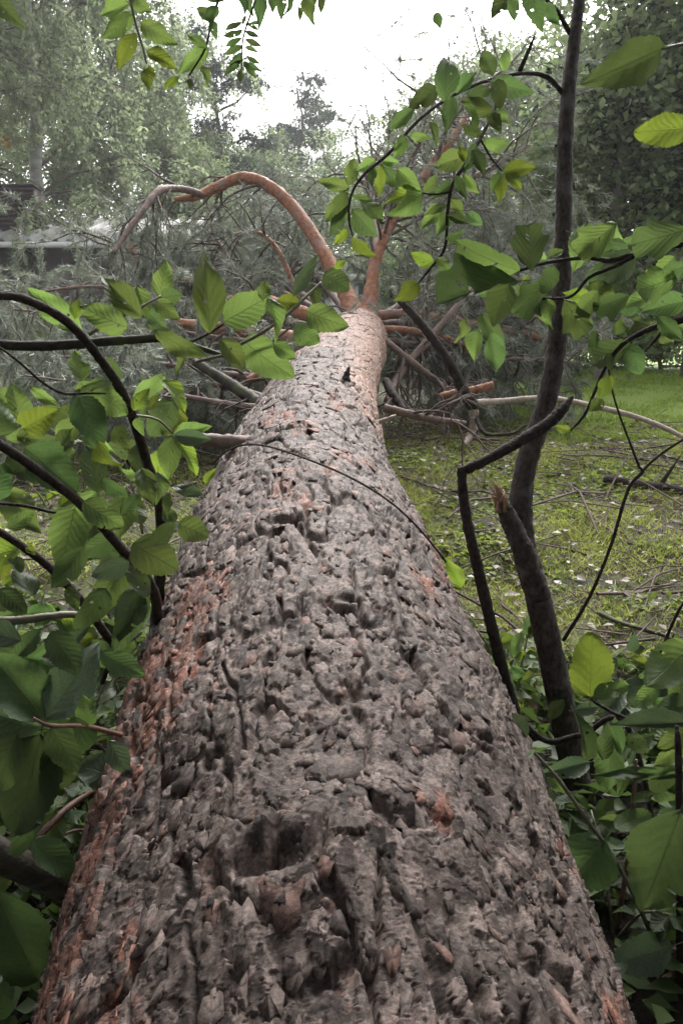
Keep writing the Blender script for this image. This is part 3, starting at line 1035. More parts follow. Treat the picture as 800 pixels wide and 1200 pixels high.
stem(shrub, [(280, 404, 1.2), (300, 394, 1.2), (330, 374, 1.2), (356, 350, 1.22), (376, 331, 1.24)], [2, 2, 2, 1.8, 1.4], M['green_stem'], seed=11)
stem(shrub, [(230, 424, 1.3), (280, 412, 1.25), (312, 404, 1.22), (340, 384, 1.22)], [2, 2, 1.6, 1.2], M['green_stem'], seed=12)
stem(shrub, [(130, 488, 1.24), (160, 487, 1.26), (185, 492, 1.3), (203, 508, 1.32)], [1.4, 1.5, 1.4, 1.2], M['green_stem'], seed=13)
stem(shrub, [(150, 864, 1.25), (130, 858, 1.2), (100, 851, 1.12), (60, 850, 1.05), (40, 842, 1.02)], [3, 3, 2.6, 2.4, 1.8], M['brown_twig'], seed=14)
stem(shrub, [(120, 800, 1.35), (128, 780, 1.32), (145, 757, 1.32), (165, 742, 1.4)], [3, 3, 2.6, 2], M['dark_bark'], seed=15)
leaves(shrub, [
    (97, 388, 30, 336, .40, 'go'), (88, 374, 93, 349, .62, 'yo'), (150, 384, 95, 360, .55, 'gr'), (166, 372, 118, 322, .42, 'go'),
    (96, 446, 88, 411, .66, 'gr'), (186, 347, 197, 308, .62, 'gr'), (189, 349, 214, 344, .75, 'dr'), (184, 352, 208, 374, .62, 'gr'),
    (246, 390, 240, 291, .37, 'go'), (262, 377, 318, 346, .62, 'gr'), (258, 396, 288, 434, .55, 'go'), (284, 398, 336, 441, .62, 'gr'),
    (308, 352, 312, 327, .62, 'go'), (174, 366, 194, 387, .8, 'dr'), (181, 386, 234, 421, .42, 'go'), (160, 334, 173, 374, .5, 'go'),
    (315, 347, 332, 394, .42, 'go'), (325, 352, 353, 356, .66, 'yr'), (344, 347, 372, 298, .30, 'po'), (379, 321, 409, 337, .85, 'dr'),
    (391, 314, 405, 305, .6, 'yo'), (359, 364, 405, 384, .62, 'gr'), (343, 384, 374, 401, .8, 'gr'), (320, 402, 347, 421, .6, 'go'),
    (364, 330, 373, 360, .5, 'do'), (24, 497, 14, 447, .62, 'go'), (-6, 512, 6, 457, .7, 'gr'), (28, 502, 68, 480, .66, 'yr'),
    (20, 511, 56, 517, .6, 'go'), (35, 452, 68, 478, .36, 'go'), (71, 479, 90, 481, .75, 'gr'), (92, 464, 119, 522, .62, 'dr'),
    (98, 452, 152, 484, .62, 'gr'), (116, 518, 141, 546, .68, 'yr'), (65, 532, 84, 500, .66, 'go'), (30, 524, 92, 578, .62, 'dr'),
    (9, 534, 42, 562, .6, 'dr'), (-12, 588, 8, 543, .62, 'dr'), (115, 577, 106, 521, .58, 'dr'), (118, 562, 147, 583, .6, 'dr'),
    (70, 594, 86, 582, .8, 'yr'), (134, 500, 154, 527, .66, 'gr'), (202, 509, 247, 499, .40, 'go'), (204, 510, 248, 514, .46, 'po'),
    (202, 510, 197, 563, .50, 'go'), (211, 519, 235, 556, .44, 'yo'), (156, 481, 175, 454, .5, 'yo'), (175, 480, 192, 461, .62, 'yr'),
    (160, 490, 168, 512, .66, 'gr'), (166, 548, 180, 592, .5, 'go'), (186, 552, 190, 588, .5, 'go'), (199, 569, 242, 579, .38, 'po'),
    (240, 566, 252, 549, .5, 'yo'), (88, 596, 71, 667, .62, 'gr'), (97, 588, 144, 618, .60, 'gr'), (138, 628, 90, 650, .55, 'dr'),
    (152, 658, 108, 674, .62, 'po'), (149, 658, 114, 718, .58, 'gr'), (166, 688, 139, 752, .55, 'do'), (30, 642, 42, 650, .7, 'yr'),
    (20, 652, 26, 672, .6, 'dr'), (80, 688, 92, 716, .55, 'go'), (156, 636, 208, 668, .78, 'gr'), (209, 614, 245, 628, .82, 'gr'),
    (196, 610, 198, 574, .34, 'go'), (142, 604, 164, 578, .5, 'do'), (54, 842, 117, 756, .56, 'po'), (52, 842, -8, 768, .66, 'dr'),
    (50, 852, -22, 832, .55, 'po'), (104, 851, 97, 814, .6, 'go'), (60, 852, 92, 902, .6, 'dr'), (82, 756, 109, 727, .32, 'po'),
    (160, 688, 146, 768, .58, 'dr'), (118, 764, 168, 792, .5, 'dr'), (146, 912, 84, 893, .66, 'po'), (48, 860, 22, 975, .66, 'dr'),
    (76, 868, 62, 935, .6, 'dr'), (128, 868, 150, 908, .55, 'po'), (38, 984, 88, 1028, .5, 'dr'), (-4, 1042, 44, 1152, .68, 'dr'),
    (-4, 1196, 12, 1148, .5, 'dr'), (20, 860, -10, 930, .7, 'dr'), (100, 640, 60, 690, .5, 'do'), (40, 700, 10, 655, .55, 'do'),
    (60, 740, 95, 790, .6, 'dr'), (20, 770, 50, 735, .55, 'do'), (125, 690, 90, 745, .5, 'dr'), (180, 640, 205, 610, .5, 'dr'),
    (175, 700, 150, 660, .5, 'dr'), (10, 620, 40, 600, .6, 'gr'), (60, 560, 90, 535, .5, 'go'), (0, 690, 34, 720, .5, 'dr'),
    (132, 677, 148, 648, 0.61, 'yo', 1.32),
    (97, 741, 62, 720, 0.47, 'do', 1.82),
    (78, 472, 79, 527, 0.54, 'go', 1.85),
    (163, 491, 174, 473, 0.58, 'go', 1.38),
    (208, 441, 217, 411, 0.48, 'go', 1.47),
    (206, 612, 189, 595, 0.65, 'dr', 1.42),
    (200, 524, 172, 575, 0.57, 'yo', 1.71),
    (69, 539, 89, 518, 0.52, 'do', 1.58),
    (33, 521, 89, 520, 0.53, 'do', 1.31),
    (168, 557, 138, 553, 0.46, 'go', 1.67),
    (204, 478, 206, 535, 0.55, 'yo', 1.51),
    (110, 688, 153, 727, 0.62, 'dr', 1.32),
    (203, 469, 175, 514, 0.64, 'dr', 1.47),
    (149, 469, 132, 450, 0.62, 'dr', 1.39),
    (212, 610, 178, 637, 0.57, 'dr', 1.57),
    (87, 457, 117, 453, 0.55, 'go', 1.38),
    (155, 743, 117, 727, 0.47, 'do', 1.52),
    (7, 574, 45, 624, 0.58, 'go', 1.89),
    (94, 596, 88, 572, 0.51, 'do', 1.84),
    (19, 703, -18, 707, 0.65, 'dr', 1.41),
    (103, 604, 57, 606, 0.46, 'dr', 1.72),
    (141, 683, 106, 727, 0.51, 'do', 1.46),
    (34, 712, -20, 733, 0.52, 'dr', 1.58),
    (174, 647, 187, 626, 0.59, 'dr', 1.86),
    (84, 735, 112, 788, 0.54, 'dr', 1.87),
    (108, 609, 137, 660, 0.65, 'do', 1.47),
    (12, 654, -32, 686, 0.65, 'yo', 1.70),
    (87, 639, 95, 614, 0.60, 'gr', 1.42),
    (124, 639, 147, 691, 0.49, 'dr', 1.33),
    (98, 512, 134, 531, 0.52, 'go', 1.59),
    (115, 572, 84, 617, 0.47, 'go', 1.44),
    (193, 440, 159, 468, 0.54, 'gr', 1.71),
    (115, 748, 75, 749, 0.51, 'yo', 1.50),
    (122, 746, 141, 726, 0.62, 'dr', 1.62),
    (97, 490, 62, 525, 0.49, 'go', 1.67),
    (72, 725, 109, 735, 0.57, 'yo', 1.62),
    (66, 720, 24, 718, 0.66, 'do', 1.47),
    (126, 523, 173, 530, 0.54, 'dr', 1.87),
    (62, 737, 84, 766, 0.59, 'do', 1.45),
    (3, 483, -33, 517, 0.57, 'go', 1.86),
    (167, 518, 162, 556, 0.66, 'dr', 1.60),
    (191, 445, 221, 478, 0.60, 'yo', 1.48),
    (111, 588, 76, 633, 0.57, 'gr', 1.30),
    (116, 659, 158, 697, 0.49, 'do', 1.77),
    (89, 624, 75, 599, 0.55, 'do', 1.59),
    (145, 670, 182, 661, 0.61, 'dr', 1.80),
    (147, 578, 135, 633, 0.64, 'go', 1.40),
    (88, 613, 140, 639, 0.51, 'gr', 1.78),
    (140, 448, 130, 418, 0.66, 'dr', 1.59),
    (22, 479, -20, 465, 0.47, 'go', 1.90),
    (150, 580, 166, 616, 0.62, 'gr', 1.67),
    (4, 474, -21, 502, 0.46, 'yo', 1.37),
    (82, 639, 119, 650, 0.59, 'do', 1.59),
    (28, 642, -31, 655, 0.57, 'yo', 1.43),
    (8, 515, 29, 498, 0.65, 'go', 1.82),
    (60, 845, 91, 881, 0.52, 'gr', 1.42),
    (8, 773, -36, 764, 0.63, 'po', 1.49),
    (10, 883, -45, 886, 0.63, 'po', 1.42),
    (27, 771, 94, 779, 0.62, 'do', 1.43),
    (49, 965, 30, 1041, 0.60, 'po', 1.34),
    (99, 836, 80, 901, 0.65, 'dr', 1.38),
    (80, 894, 77, 865, 0.47, 'dr', 1.30),
    (23, 872, 86, 869, 0.52, 'po', 1.37),
    (9, 781, 40, 832, 0.53, 'po', 1.29),
    (31, 814, 60, 863, 0.50, 'po', 1.47),
    (44, 943, 25, 987, 0.45, 'po', 1.37),
    (132, 771, 104, 749, 0.59, 'do', 1.26),
    (98, 895, 61, 870, 0.64, 'dr', 1.42),
    (21, 837, 94, 881, 0.55, 'do', 1.29),
    (25, 751, -29, 736, 0.51, 'po', 1.27),
    (5, 982, -72, 1005, 0.46, 'do', 1.41),
    (59, 912, 114, 890, 0.49, 'gr', 1.41),
    (22, 803, 87, 796, 0.47, 'do', 1.40),
    (65, 894, 17, 946, 0.60, 'dr', 1.42),
    (65, 950, 60, 1009, 0.48, 'gr', 1.27),
    (30, 762, -28, 800, 0.50, 'dr', 1.37),
    (31, 929, 52, 894, 0.64, 'dr', 1.36),
    (40, 943, -31, 942, 0.59, 'do', 1.39),
    (59, 960, 15, 931, 0.60, 'po', 1.32),
    (19, 810, -5, 787, 0.46, 'gr', 1.26),
    (12, 1001, 40, 976, 0.50, 'gr', 1.25),
    (71, 773, 88, 829, 0.48, 'gr', 1.46),
    (100, 765, 50, 771, 0.60, 'po', 1.44),
    (58, 855, 27, 910, 0.50, 'gr', 1.36),
    (55, 754, 101, 760, 0.57, 'po', 1.43),
], 1.18, 0.10)

# ---- sapling right of the trunk
sapling = empty("sapling", px(697, 1005, 1.88), "slender dark sapling with a snapped side stub right of the fallen trunk", "tree")
stem(sapling, [(697, 1005, 1.88), (673, 905, 1.82), (652, 800, 1.78), (630, 700, 1.75), (613, 640, 1.74), (610, 585, 1.74), (620, 530, 1.74), (640, 470, 1.74), (651, 410, 1.74),
               (657, 340, 1.74), (660, 270, 1.74), (661, 200, 1.74), (664, 125, 1.74), (671, 60, 1.74), (680, -10, 1.75), (694, -110, 1.78), (700, -240, 1.8)],
     [18, 16, 15.5, 15, 14.5, 13.2, 12.6, 11.8, 11, 10.5, 10, 9.5, 8.6, 7.4, 6.4, 5, 3], M['sap_bark'], "trunk", 16, 0.03, 40)
o, P, R = stem(sapling, [(632, 700, 1.74), (614, 650, 1.71), (598, 612, 1.70), (586, 588, 1.69)], [14, 13, 11, 8], M['sap_bark'], "broken_stub", 12, 0.05, 41)
tb = Tubes()
g = np.random.default_rng(5)
for i in range(12):
    a = px(588 + g.uniform(-6, 8), 592 + g.uniform(-4, 10), 1.685 + g.uniform(-.008, .008))
    b = px(577 + g.uniform(-8, 14), 566 + g.uniform(-6, 18), 1.685 + g.uniform(-.008, .008))
    tb.add(np.array([a, (a + b) / 2, b]), [0.0055, 0.004, 0.0006], 5)
w = tb.build("torn_wood", M['torn_wood'], o)
w["label"] = "splintered orange wood where the stub snapped"
w["kind"] = "stuff"
stem(sapling, [(660, 110, 1.74), (640, 90, 1.72), (612, 86, 1.68), (572, 94, 1.62), (532, 111, 1.56), (492, 139, 1.5), (456, 179, 1.46), (426, 205, 1.44), (411, 230, 1.43), (409, 258, 1.43), (413, 277, 1.43)],
     [3.2, 2.8, 2.4, 2.2, 2, 2, 1.9, 1.8, 1.6, 1.4, 1], M['dark_bark'], "branch", 7, 0.05, 42)
stem(sapling, [(583, 92, 1.63), (580, 125, 1.6), (566, 155, 1.56), (546, 190, 1.52), (530, 216, 1.5), (524, 250, 1.5), (521, 290, 1.5), (506, 312, 1.5), (488, 334, 1.5)],
     [2, 2, 2.2, 2.2, 2.1, 2, 1.8, 1.5, 1], M['dark_bark'], "branch", 7, 0.05, 43)
stem(sapling, [(562, 162, 1.56), (575, 185, 1.55), (588, 201, 1.55)], [1.4, 1.3, 1], M['dark_bark'], "branch", 6, 0.05, 44)
stem(sapling, [(526, 225, 1.5), (508, 228, 1.5), (494, 226, 1.5)], [1.4, 1.3, 1], M['dark_bark'], "branch", 6, 0.05, 45)
stem(sapling, [(608, 84, 1.68), (618, 62, 1.66), (626, 42, 1.64)], [3, 2.4, 1.2], M['dark_bark'], "branch", 7, 0.05, 46)
stem(sapling, [(668, 40, 1.75), (650, 10, 1.7), (625, -10, 1.65), (590, -30, 1.6)], [3, 2.6, 2.2, 1.6], M['dark_bark'], "branch", 7, 0.05, 47)
leaves(sapling, [
    (521, 119, 524, 58, .50, 'do'), (513, 102, 476, 132, .46, 'do'), (484, 128, 454, 152, .46, 'do'), (534, 111, 558, 82, .5, 'do'),
    (530, 114, 521, 154, .48, 'do'), (578, 88, 564, 60, .68, 'do'), (590, 84, 593, 54, .5, 'go'), (574, 95, 622, 110, .48, 'do'),
    (583, 92, 585, 126, .6, 'dr'), (545, 110, 575, 104, .45, 'do'), (578, 132, 540, 117, .52, 'go'), (474, 158, 462, 186, .58, 'go'),
    (480, 158, 502, 163, .52, 'go'), (440, 188, 417, 201, .5, 'go'), (446, 188, 468, 191, .5, 'go'), (447, 192, 477, 222, .44, 'do'),
    (465, 197, 494, 224, .5, 'go'), (446, 193, 443, 230, .46, 'yo'), (437, 194, 435, 220, .36, 'do'), (409, 221, 372, 211, .42, 'go'),
    (408, 218, 415, 184, .52, 'go'), (406, 225, 381, 260, .58, 'go'), (408, 240, 384, 278, .52, 'do'), (412, 229, 449, 257, .56, 'go'),
    (412, 245, 441, 280, .58, 'do'), (411, 275, 435, 304, .56, 'yo'), (408, 268, 391, 287, .5, 'yo'), (495, 226, 463, 254, .62, 'go'),
    (491, 223, 451, 235, .42, 'yo'), (496, 225, 513, 202, .55, 'go'), (522, 240, 500, 250, .45, 'go'), (518, 242, 492, 269, .44, 'go'),
    (548, 182, 507, 196, .58, 'go'), (565, 158, 540, 147, .5, 'go'), (576, 132, 602, 143, .5, 'go'), (574, 132, 586, 154, .62, 'do'),
    (546, 192, 538, 168, .5, 'yo'), (589, 200, 628, 195, .50, 'yo'), (588, 203, 573, 228, .38, 'go'), (590, 203, 584, 236, .46, 'yo'),
    (592, 203, 612, 220, .62, 'yo'), (566, 165, 600, 174, .48, 'go'), (534, 206, 546, 234, .40, 'do'), (543, 204, 562, 228, .42, 'go'),
    (526, 232, 545, 252, .5, 'go'), (523, 252, 550, 262, .42, 'do'), (523, 250, 512, 276, .5, 'go'), (522, 280, 545, 270, .5, 'go'),
    (508, 308, 480, 298, .6, 'yo'), (490, 332, 464, 352, .62, 'yo'), (512, 302, 530, 322, .5, 'go'), (553, 175, 568, 205, .5, 'do'),
    (558, 170, 545, 200, .5, 'do'), (530, 214, 510, 230, .5, 'do'), (540, 120, 560, 150, .4, 'go'), (500, 140, 515, 165, .4, 'do'),
    (598, -8, 575, 22, .6, 'do'), (600, -8, 602, 26, .5, 'do'), (622, -12, 632, 28, .55, 'do'), (510, 15, 515, 35, .6, 'do'), (640, 5, 655, 30, .5, 'do'),
], 1.52, 0.06)

# ---- snapped dark stem bent over in front of the sapling
bent = empty("broken_stem", px(604, 850, 1.72), "black broken stem bent over at a sharp kink in front of the sapling", "branch")
stem(bent, [(606, 850, 1.72), (595, 810, 1.68), (576, 735, 1.62), (558, 660, 1.57), (545, 600, 1.54), (540, 550, 1.52)], [8, 7.5, 7, 6.5, 6, 5.5], M['dark_bark'], "upright_stem", 11, 0.05, 50)
stem(bent, [(536, 551, 1.52), (548, 549, 1.52), (575, 536, 1.52), (610, 516, 1.53), (640, 497, 1.54), (658, 480, 1.55), (670, 465, 1.56)], [3, 6.2, 6.2, 6.8, 7, 6.6, 2.5], M['dark_bark'], "bent_stem", 11, 0.05, 51)

# ---- snapped branch beyond: black upper arm, peeled lower fork, long pinkish arm on the grass
snap = empty("snapped_branch", px(552, 520, 4.4), "snapped branch with a black arm raised and a long peeled arm on the grass", "branch")
stem(snap, [(468, 352, 3.9), (490, 376, 4.0), (512, 404, 4.1), (530, 432, 4.2), (542, 456, 4.3), (554, 476, 4.4)], [4, 5, 5.5, 6, 6.5, 7.5], M['dark_bark'], "raised_arm", 11, 0.05, 52)
stem(snap, [(553, 474, 4.4), (555, 492, 4.4), (552, 508, 4.4), (543, 522, 4.3)], [6, 5, 4.5, 2.5], M['pale_wood'], "peeled_fork", 9, 0.1, 53)
stem(snap, [(556, 472, 4.4), (590, 470, 4.5), (625, 467, 4.5), (660, 469, 4.5), (700, 477, 4.4), (740, 487, 4.3), (775, 500, 4.2), (815, 520, 4.1)], [4, 3.8, 3.6, 3.6, 3.4, 3.2, 3, 2.4], M['pale_wood'], "peeled_arm", 9, 0.06, 54)
stem(snap, [(516, 464, 4.5), (535, 460, 4.5), (558, 456, 4.5), (577, 451, 4.5)], [4, 4.5, 4.5, 4.5], M['limb'], "orange_offcut", 9, 0.06, 55)
stem(snap, [(556, 486, 4.4), (568, 508, 4.3), (600, 508, 4.2), (612, 500, 4.2), (625, 496, 4.2)], [2.5, 2.2, 2, 1.6, 1], M['dark_bark'], "side_twig", 7, 0.1, 56)

# ---- lobed-leaved shrub at the right edge
maple = empty("maple_shrub", px(840, 760, 1.95), "shrub with broad lobed leaves reaching in from the right edge", "shrub")
stem(maple, [(840, 760, 1.95), (835, 600, 1.7), (828, 480, 1.5), (822, 385, 1.35), (815, 300, 1.3), (830, 160, 1.2), (835, 60, 1.1)], [9, 8, 7, 6, 6, 5, 4], M['dark_bark'], seed=60)
stem(maple, [(820, 370, 1.35), (785, 378, 1.35), (755, 388, 1.35), (730, 403, 1.35), (712, 425, 1.36), (698, 455, 1.38), (685, 485, 1.4), (668, 505, 1.42)], [5, 4.5, 3.5, 2.6, 2.2, 2, 1.8, 1], M['dark_bark'], "branch", 8, 0.05, 61)
stem(maple, [(818, 285, 1.3), (785, 288, 1.3), (750, 296, 1.32), (715, 305, 1.34), (685, 302, 1.36), (640, 308, 1.4), (604, 318, 1.42)], [4, 3.6, 3, 2.8, 2.4, 2, 1.6], M['dark_bark'], "branch", 8, 0.05, 62)
stem(maple, [(750, 296, 1.32), (720, 312, 1.33), (690, 325, 1.34), (672, 345, 1.36), (650, 350, 1.38), (595, 348, 1.42)], [2.4, 2.2, 2, 1.8, 1.6, 1], M['dark_bark'], "branch", 8, 0.05, 63)
stem(maple, [(830, 60, 1.0), (805, 52, 0.98), (775, 57, 0.96)], [2.6, 2.2, 1.6], M['green_stem'], "branch", 8, 0.05, 64)
stem(maple, [(780, 380, 1.35), (770, 395, 1.35), (755, 412, 1.36)], [2, 1.8, 1.2], M['dark_bark'], "branch", 7, 0.05, 65)
stem(maple, [(712, 430, 1.36), (720, 470, 1.36), (738, 520, 1.36), (748, 546, 1.38), (752, 553, 1.38), (735, 575, 1.4), (715, 640, 1.45), (690, 700, 1.55), (660, 750, 1.65)], [1, 1.2, 1.4, 1.6, 2.2, 2, 2, 2, 2.4], M['dark_bark'], "branch", 7, 0.05, 66)
stem(maple, [(752, 552, 1.38), (770, 535, 1.38), (800, 515, 1.38), (830, 500, 1.38)], [1.6, 1.6, 1.6, 1.6], M['dark_bark'], "branch", 7, 0.05, 67)
stem(maple, [(815, 690, 1.6), (795, 715, 1.6), (775, 760, 1.65), (757, 800, 1.7)], [1.8, 1.8, 1.8, 2], M['dark_bark'], "branch", 7, 0.05, 68)
leaves(maple, [
    (608, 318, 533, 289, 0.66, 'go'), (622, 318, 619, 267, 0.66, 'db'), (606, 330, 514, 349, 0.62, 'db'), (596, 332, 576, 383, 0.66, 'go'),
    (650, 312, 633, 344, 0.66, 'dr'), (640, 330, 606, 366, 0.66, 'db'), (722, 262, 676, 298, 0.66, 'gb'), (700, 295, 681, 267, 0.66, 'do'),
    (806, 268, 746, 285, 0.66, 'db'), (776, 56, 686, 98, 0.52, 'do', 0.95), (806, 150, 741, 155, 0.55, 'yr', 1.0), (744, 298, 700, 332, 0.6, 'po'),
    (738, 345, 696, 363, 0.62, 'db'), (806, 352, 752, 364, 0.55, 'do'), (792, 326, 741, 340, 0.6, 'gb'), (736, 404, 750, 440, 0.66, 'dr'),
    (738, 404, 690, 423, 0.5, 'db'), (714, 440, 702, 468, 0.66, 'yo'), (706, 468, 690, 482, 0.8, 'go'), (790, 300, 764, 330, 0.6, 'go'),
    (700, 340, 674, 374, 0.6, 'go'), (760, 382, 739, 374, 0.5, 'do'), (770, 372, 800, 400, 0.5, 'do'), (668, 505, 650, 500, 0.6, 'yo'),
    (690, 330, 720, 360, 0.6, 'go'), (660, 350, 686, 392, 0.6, 'gb'), (720, 392, 730, 370, 0.6, 'go'), (810, 310, 776, 320, 0.6, 'db'),
    (640, 350, 645, 385, 0.6, 'go'), (545, 372, 540, 402, 0.5, 'go', 2.0), (560, 385, 555, 425, 0.5, 'go', 2.0), (575, 390, 580, 440, 0.5, 'do', 2.0),
    (773, 324, 755, 317, 0.56, 'yo', 1.75),
    (563, 367, 591, 412, 0.46, 'do', 2.14),
    (628, 341, 659, 339, 0.58, 'do', 1.76),
    (764, 319, 808, 320, 0.47, 'go', 1.85),
    (625, 352, 634, 333, 0.52, 'do', 1.92),
    (696, 314, 699, 347, 0.61, 'do', 2.17),
    (812, 352, 837, 395, 0.61, 'yo', 1.91),
    (742, 285, 761, 273, 0.50, 'do', 1.83),
    (722, 325, 708, 347, 0.60, 'do', 1.66),
    (756, 381, 795, 401, 0.46, 'gr', 1.93),
    (700, 388, 694, 418, 0.46, 'do', 1.47),
    (712, 259, 724, 293, 0.55, 'go', 2.02),
    (809, 304, 792, 327, 0.60, 'do', 1.81),
    (692, 348, 659, 344, 0.56, 'yo', 1.64),
    (721, 358, 755, 359, 0.49, 'dr', 1.89),
    (562, 315, 541, 314, 0.55, 'gr', 1.52),
    (721, 303, 691, 345, 0.55, 'dr', 2.06),
    (565, 263, 542, 247, 0.49, 'do', 1.67),
    (713, 280, 731, 323, 0.59, 'dr', 1.67),
    (656, 366, 695, 383, 0.57, 'dr', 1.85),
    (726, 294, 706, 333, 0.56, 'do', 1.49),
    (642, 303, 660, 292, 0.60, 'go', 1.47),
    (749, 286, 720, 286, 0.58, 'do', 1.88),
    (608, 371, 623, 363, 0.50, 'gr', 1.48),
    (717, 340, 684, 364, 0.59, 'do', 1.71),
    (666, 315, 624, 349, 0.48, 'do', 1.83),
    (772, 345, 732, 355, 0.62, 'gr', 1.60),
    (750, 376, 730, 364, 0.50, 'dr', 2.20),
    (779, 379, 806, 384, 0.49, 'do', 2.21),
    (736, 388, 775, 382, 0.55, 'do', 1.83),
    (590, 327, 592, 352, 0.54, 'do', 2.25),
    (716, 304, 715, 352, 0.53, 'do', 1.72),
    (610, 332, 621, 322, 0.58, 'go', 2.14),
    (561, 346, 578, 340, 0.50, 'dr', 1.96),
    (692, 262, 671, 305, 0.60, 'go', 1.44),
    (572, 325, 615, 344, 0.54, 'do', 1.68),
    (640, 305, 615, 295, 0.51, 'go', 2.29),
    (669, 273, 713, 287, 0.59, 'yo', 1.56),
    (655, 342, 662, 329, 0.59, 'yo', 2.20),
    (573, 345, 575, 332, 0.61, 'do', 1.81),
], 1.34, 0.06)

# ---- leafy shrub in the lower right corner
low = empty("low_shrub", px(800, 1160, 1.55), "low shrub with broad wrinkled leaves in the lower right corner", "shrub")
stem(low, [(797, 1260, 1.45), (796, 1120, 1.35), (796, 1000, 1.25), (794, 880, 1.2), (792, 850, 1.2)], [5, 4.5, 4.5, 4, 2], M['dark_bark'], seed=70)
stem(low, [(792, 1180, 1.5), (760, 1090, 1.4), (722, 1010, 1.32), (690, 965, 1.28), (655, 915, 1.24), (624, 880, 1.22)], [3, 2.6, 2.4, 2.4, 2.2, 1.6], M['green_stem'], seed=71)
stem(low, [(720, 1100, 1.5), (735, 1010, 1.45), (742, 930, 1.4), (745, 890, 1.4)], [3, 3, 2.6, 1.6], M['brown_twig'], seed=72)
stem(low, [(826, 830, 1.4), (780, 848, 1.4), (735, 842, 1.42), (700, 825, 1.45), (690, 816, 1.45)], [3, 2.8, 2.4, 2, 1.4], M['dark_bark'], seed=73)
stem(low, [(800, 1165, 1.5), (740, 862, 1.55), (680, 862, 1.6), (640, 868, 1.62), (600, 835, 1.62)], [3, 3, 3.6, 3.6, 3], M['dark_bark'], seed=74)
leaves(low, [
    (691, 817, 693, 739, .62, 'yr'), (695, 817, 736, 803, .58, 'gr'), (806, 846, 711, 853, .24, 'po'), (808, 818, 765, 834, .5, 'po'),
    (672, 832, 708, 826, .42, 'po', 1.5), (808, 758, 756, 806, .66, 'gr'), (770, 804, 742, 830, .55, 'gr'), (688, 892, 682, 832, .34, 'do', 1.5),
    (706, 890, 712, 845, .4, 'do', 1.5), (626, 881, 548, 867, .17, 'go', 1.2), (617, 864, 586, 834, .62, 'po', 1.2), (690, 893, 630, 908, .36, 'po', 1.35),
    (806, 905, 688, 907, .12, 'do', 1.4), (708, 984, 658, 1044, .82, 'dr', 1.28), (797, 950, 752, 1066, .62, 'do', 1.15), (788, 1108, 710, 1132, .56, 'po', 1.3),
    (800, 870, 770, 900, .5, 'gr'), (745, 895, 720, 925, .4, 'gr'), (790, 830, 800, 790, .6, 'gr'), (740, 940, 765, 930, .5, 'go'),
    (700, 960, 735, 965, .5, 'go', 1.5), (742, 1010, 715, 1040, .4, 'po', 1.5), (760, 1060, 800, 1090, .5, 'dr'), (800, 1080, 770, 1100, .5, 'dr'),
    (735, 860, 760, 885, .6, 'dr'), (765, 862, 735, 890, .5, 'do'), (720, 840, 728, 885, .34, 'do', 1.5), (660, 820, 640, 845, .5, 'do', 1.7),
    (590, 790, 575, 760, .5, 'go', 1.9), (540, 690, 524, 655, .5, 'yo', 2.2), (600, 770, 610, 740, .5, 'gr', 2.0), (640, 905, 660, 930, .5, 'gr', 1.5),
    (700, 805, 672, 800, .5, 'gr', 1.6), (760, 780, 735, 770, .5, 'yo', 1.8), (780, 960, 740, 985, .4, 'do', 1.4), (770, 1010, 735, 1000, .4, 'do', 1.45),
    (787, 786, 743, 798, 0.48, 'do', 1.56),
    (785, 845, 797, 825, 0.59, 'po', 1.59),
    (760, 921, 809, 936, 0.57, 'do', 1.65),
    (756, 1009, 803, 1006, 0.46, 'do', 1.64),
    (802, 766, 838, 763, 0.46, 'dr', 1.61),
    (799, 1145, 776, 1118, 0.61, 'po', 1.58),
    (784, 1151, 750, 1140, 0.47, 'do', 1.67),
    (797, 792, 764, 817, 0.59, 'po', 1.58),
    (767, 1137, 761, 1115, 0.54, 'po', 1.59),
    (798, 819, 763, 824, 0.49, 'dr', 1.60),
    (791, 858, 771, 830, 0.55, 'dr', 1.42),
    (728, 807, 705, 847, 0.61, 'po', 1.63),
    (744, 1111, 762, 1085, 0.64, 'po', 1.60),
    (801, 804, 828, 828, 0.49, 'gr', 1.47),
    (782, 1184, 786, 1164, 0.65, 'dr', 1.53),
    (749, 1070, 739, 1105, 0.55, 'gr', 1.63),
    (720, 1089, 750, 1112, 0.54, 'dr', 1.57),
    (806, 992, 758, 1040, 0.47, 'gr', 1.46),
    (769, 962, 806, 975, 0.61, 'po', 1.54),
    (778, 1115, 817, 1109, 0.66, 'do', 1.67),
    (808, 853, 772, 878, 0.55, 'gr', 1.42),
    (718, 1090, 720, 1073, 0.59, 'dr', 1.67),
    (781, 844, 841, 864, 0.65, 'po', 1.55),
    (786, 995, 728, 1027, 0.65, 'do', 1.49),
    (736, 763, 742, 740, 0.56, 'po', 1.49),
    (781, 1093, 737, 1093, 0.47, 'dr', 1.68),
    (797, 1184, 785, 1221, 0.65, 'dr', 1.60),
    (717, 865, 712, 927, 0.54, 'do', 1.59),
    (722, 771, 683, 800, 0.56, 'dr', 1.59),
    (731, 799, 774, 826, 0.59, 'po', 1.62),
    (748, 871, 739, 902, 0.61, 'po', 1.60),
    (715, 1039, 732, 1073, 0.55, 'do', 1.56),
    (793, 907, 840, 923, 0.57, 'po', 1.57),
    (785, 998, 760, 980, 0.61, 'gr', 1.50),
    (803, 925, 765, 907, 0.50, 'dr', 1.66),
    (780, 894, 769, 936, 0.66, 'dr', 1.44),
    (759, 1033, 758, 1070, 0.58, 'dr', 1.55),
    (749, 1020, 775, 1051, 0.60, 'do', 1.64),
    (774, 830, 762, 813, 0.57, 'gr', 1.60),
    (734, 993, 697, 993, 0.45, 'po', 1.59),
    (719, 970, 764, 952, 0.51, 'gr', 1.44),
], 1.38, 0.05)


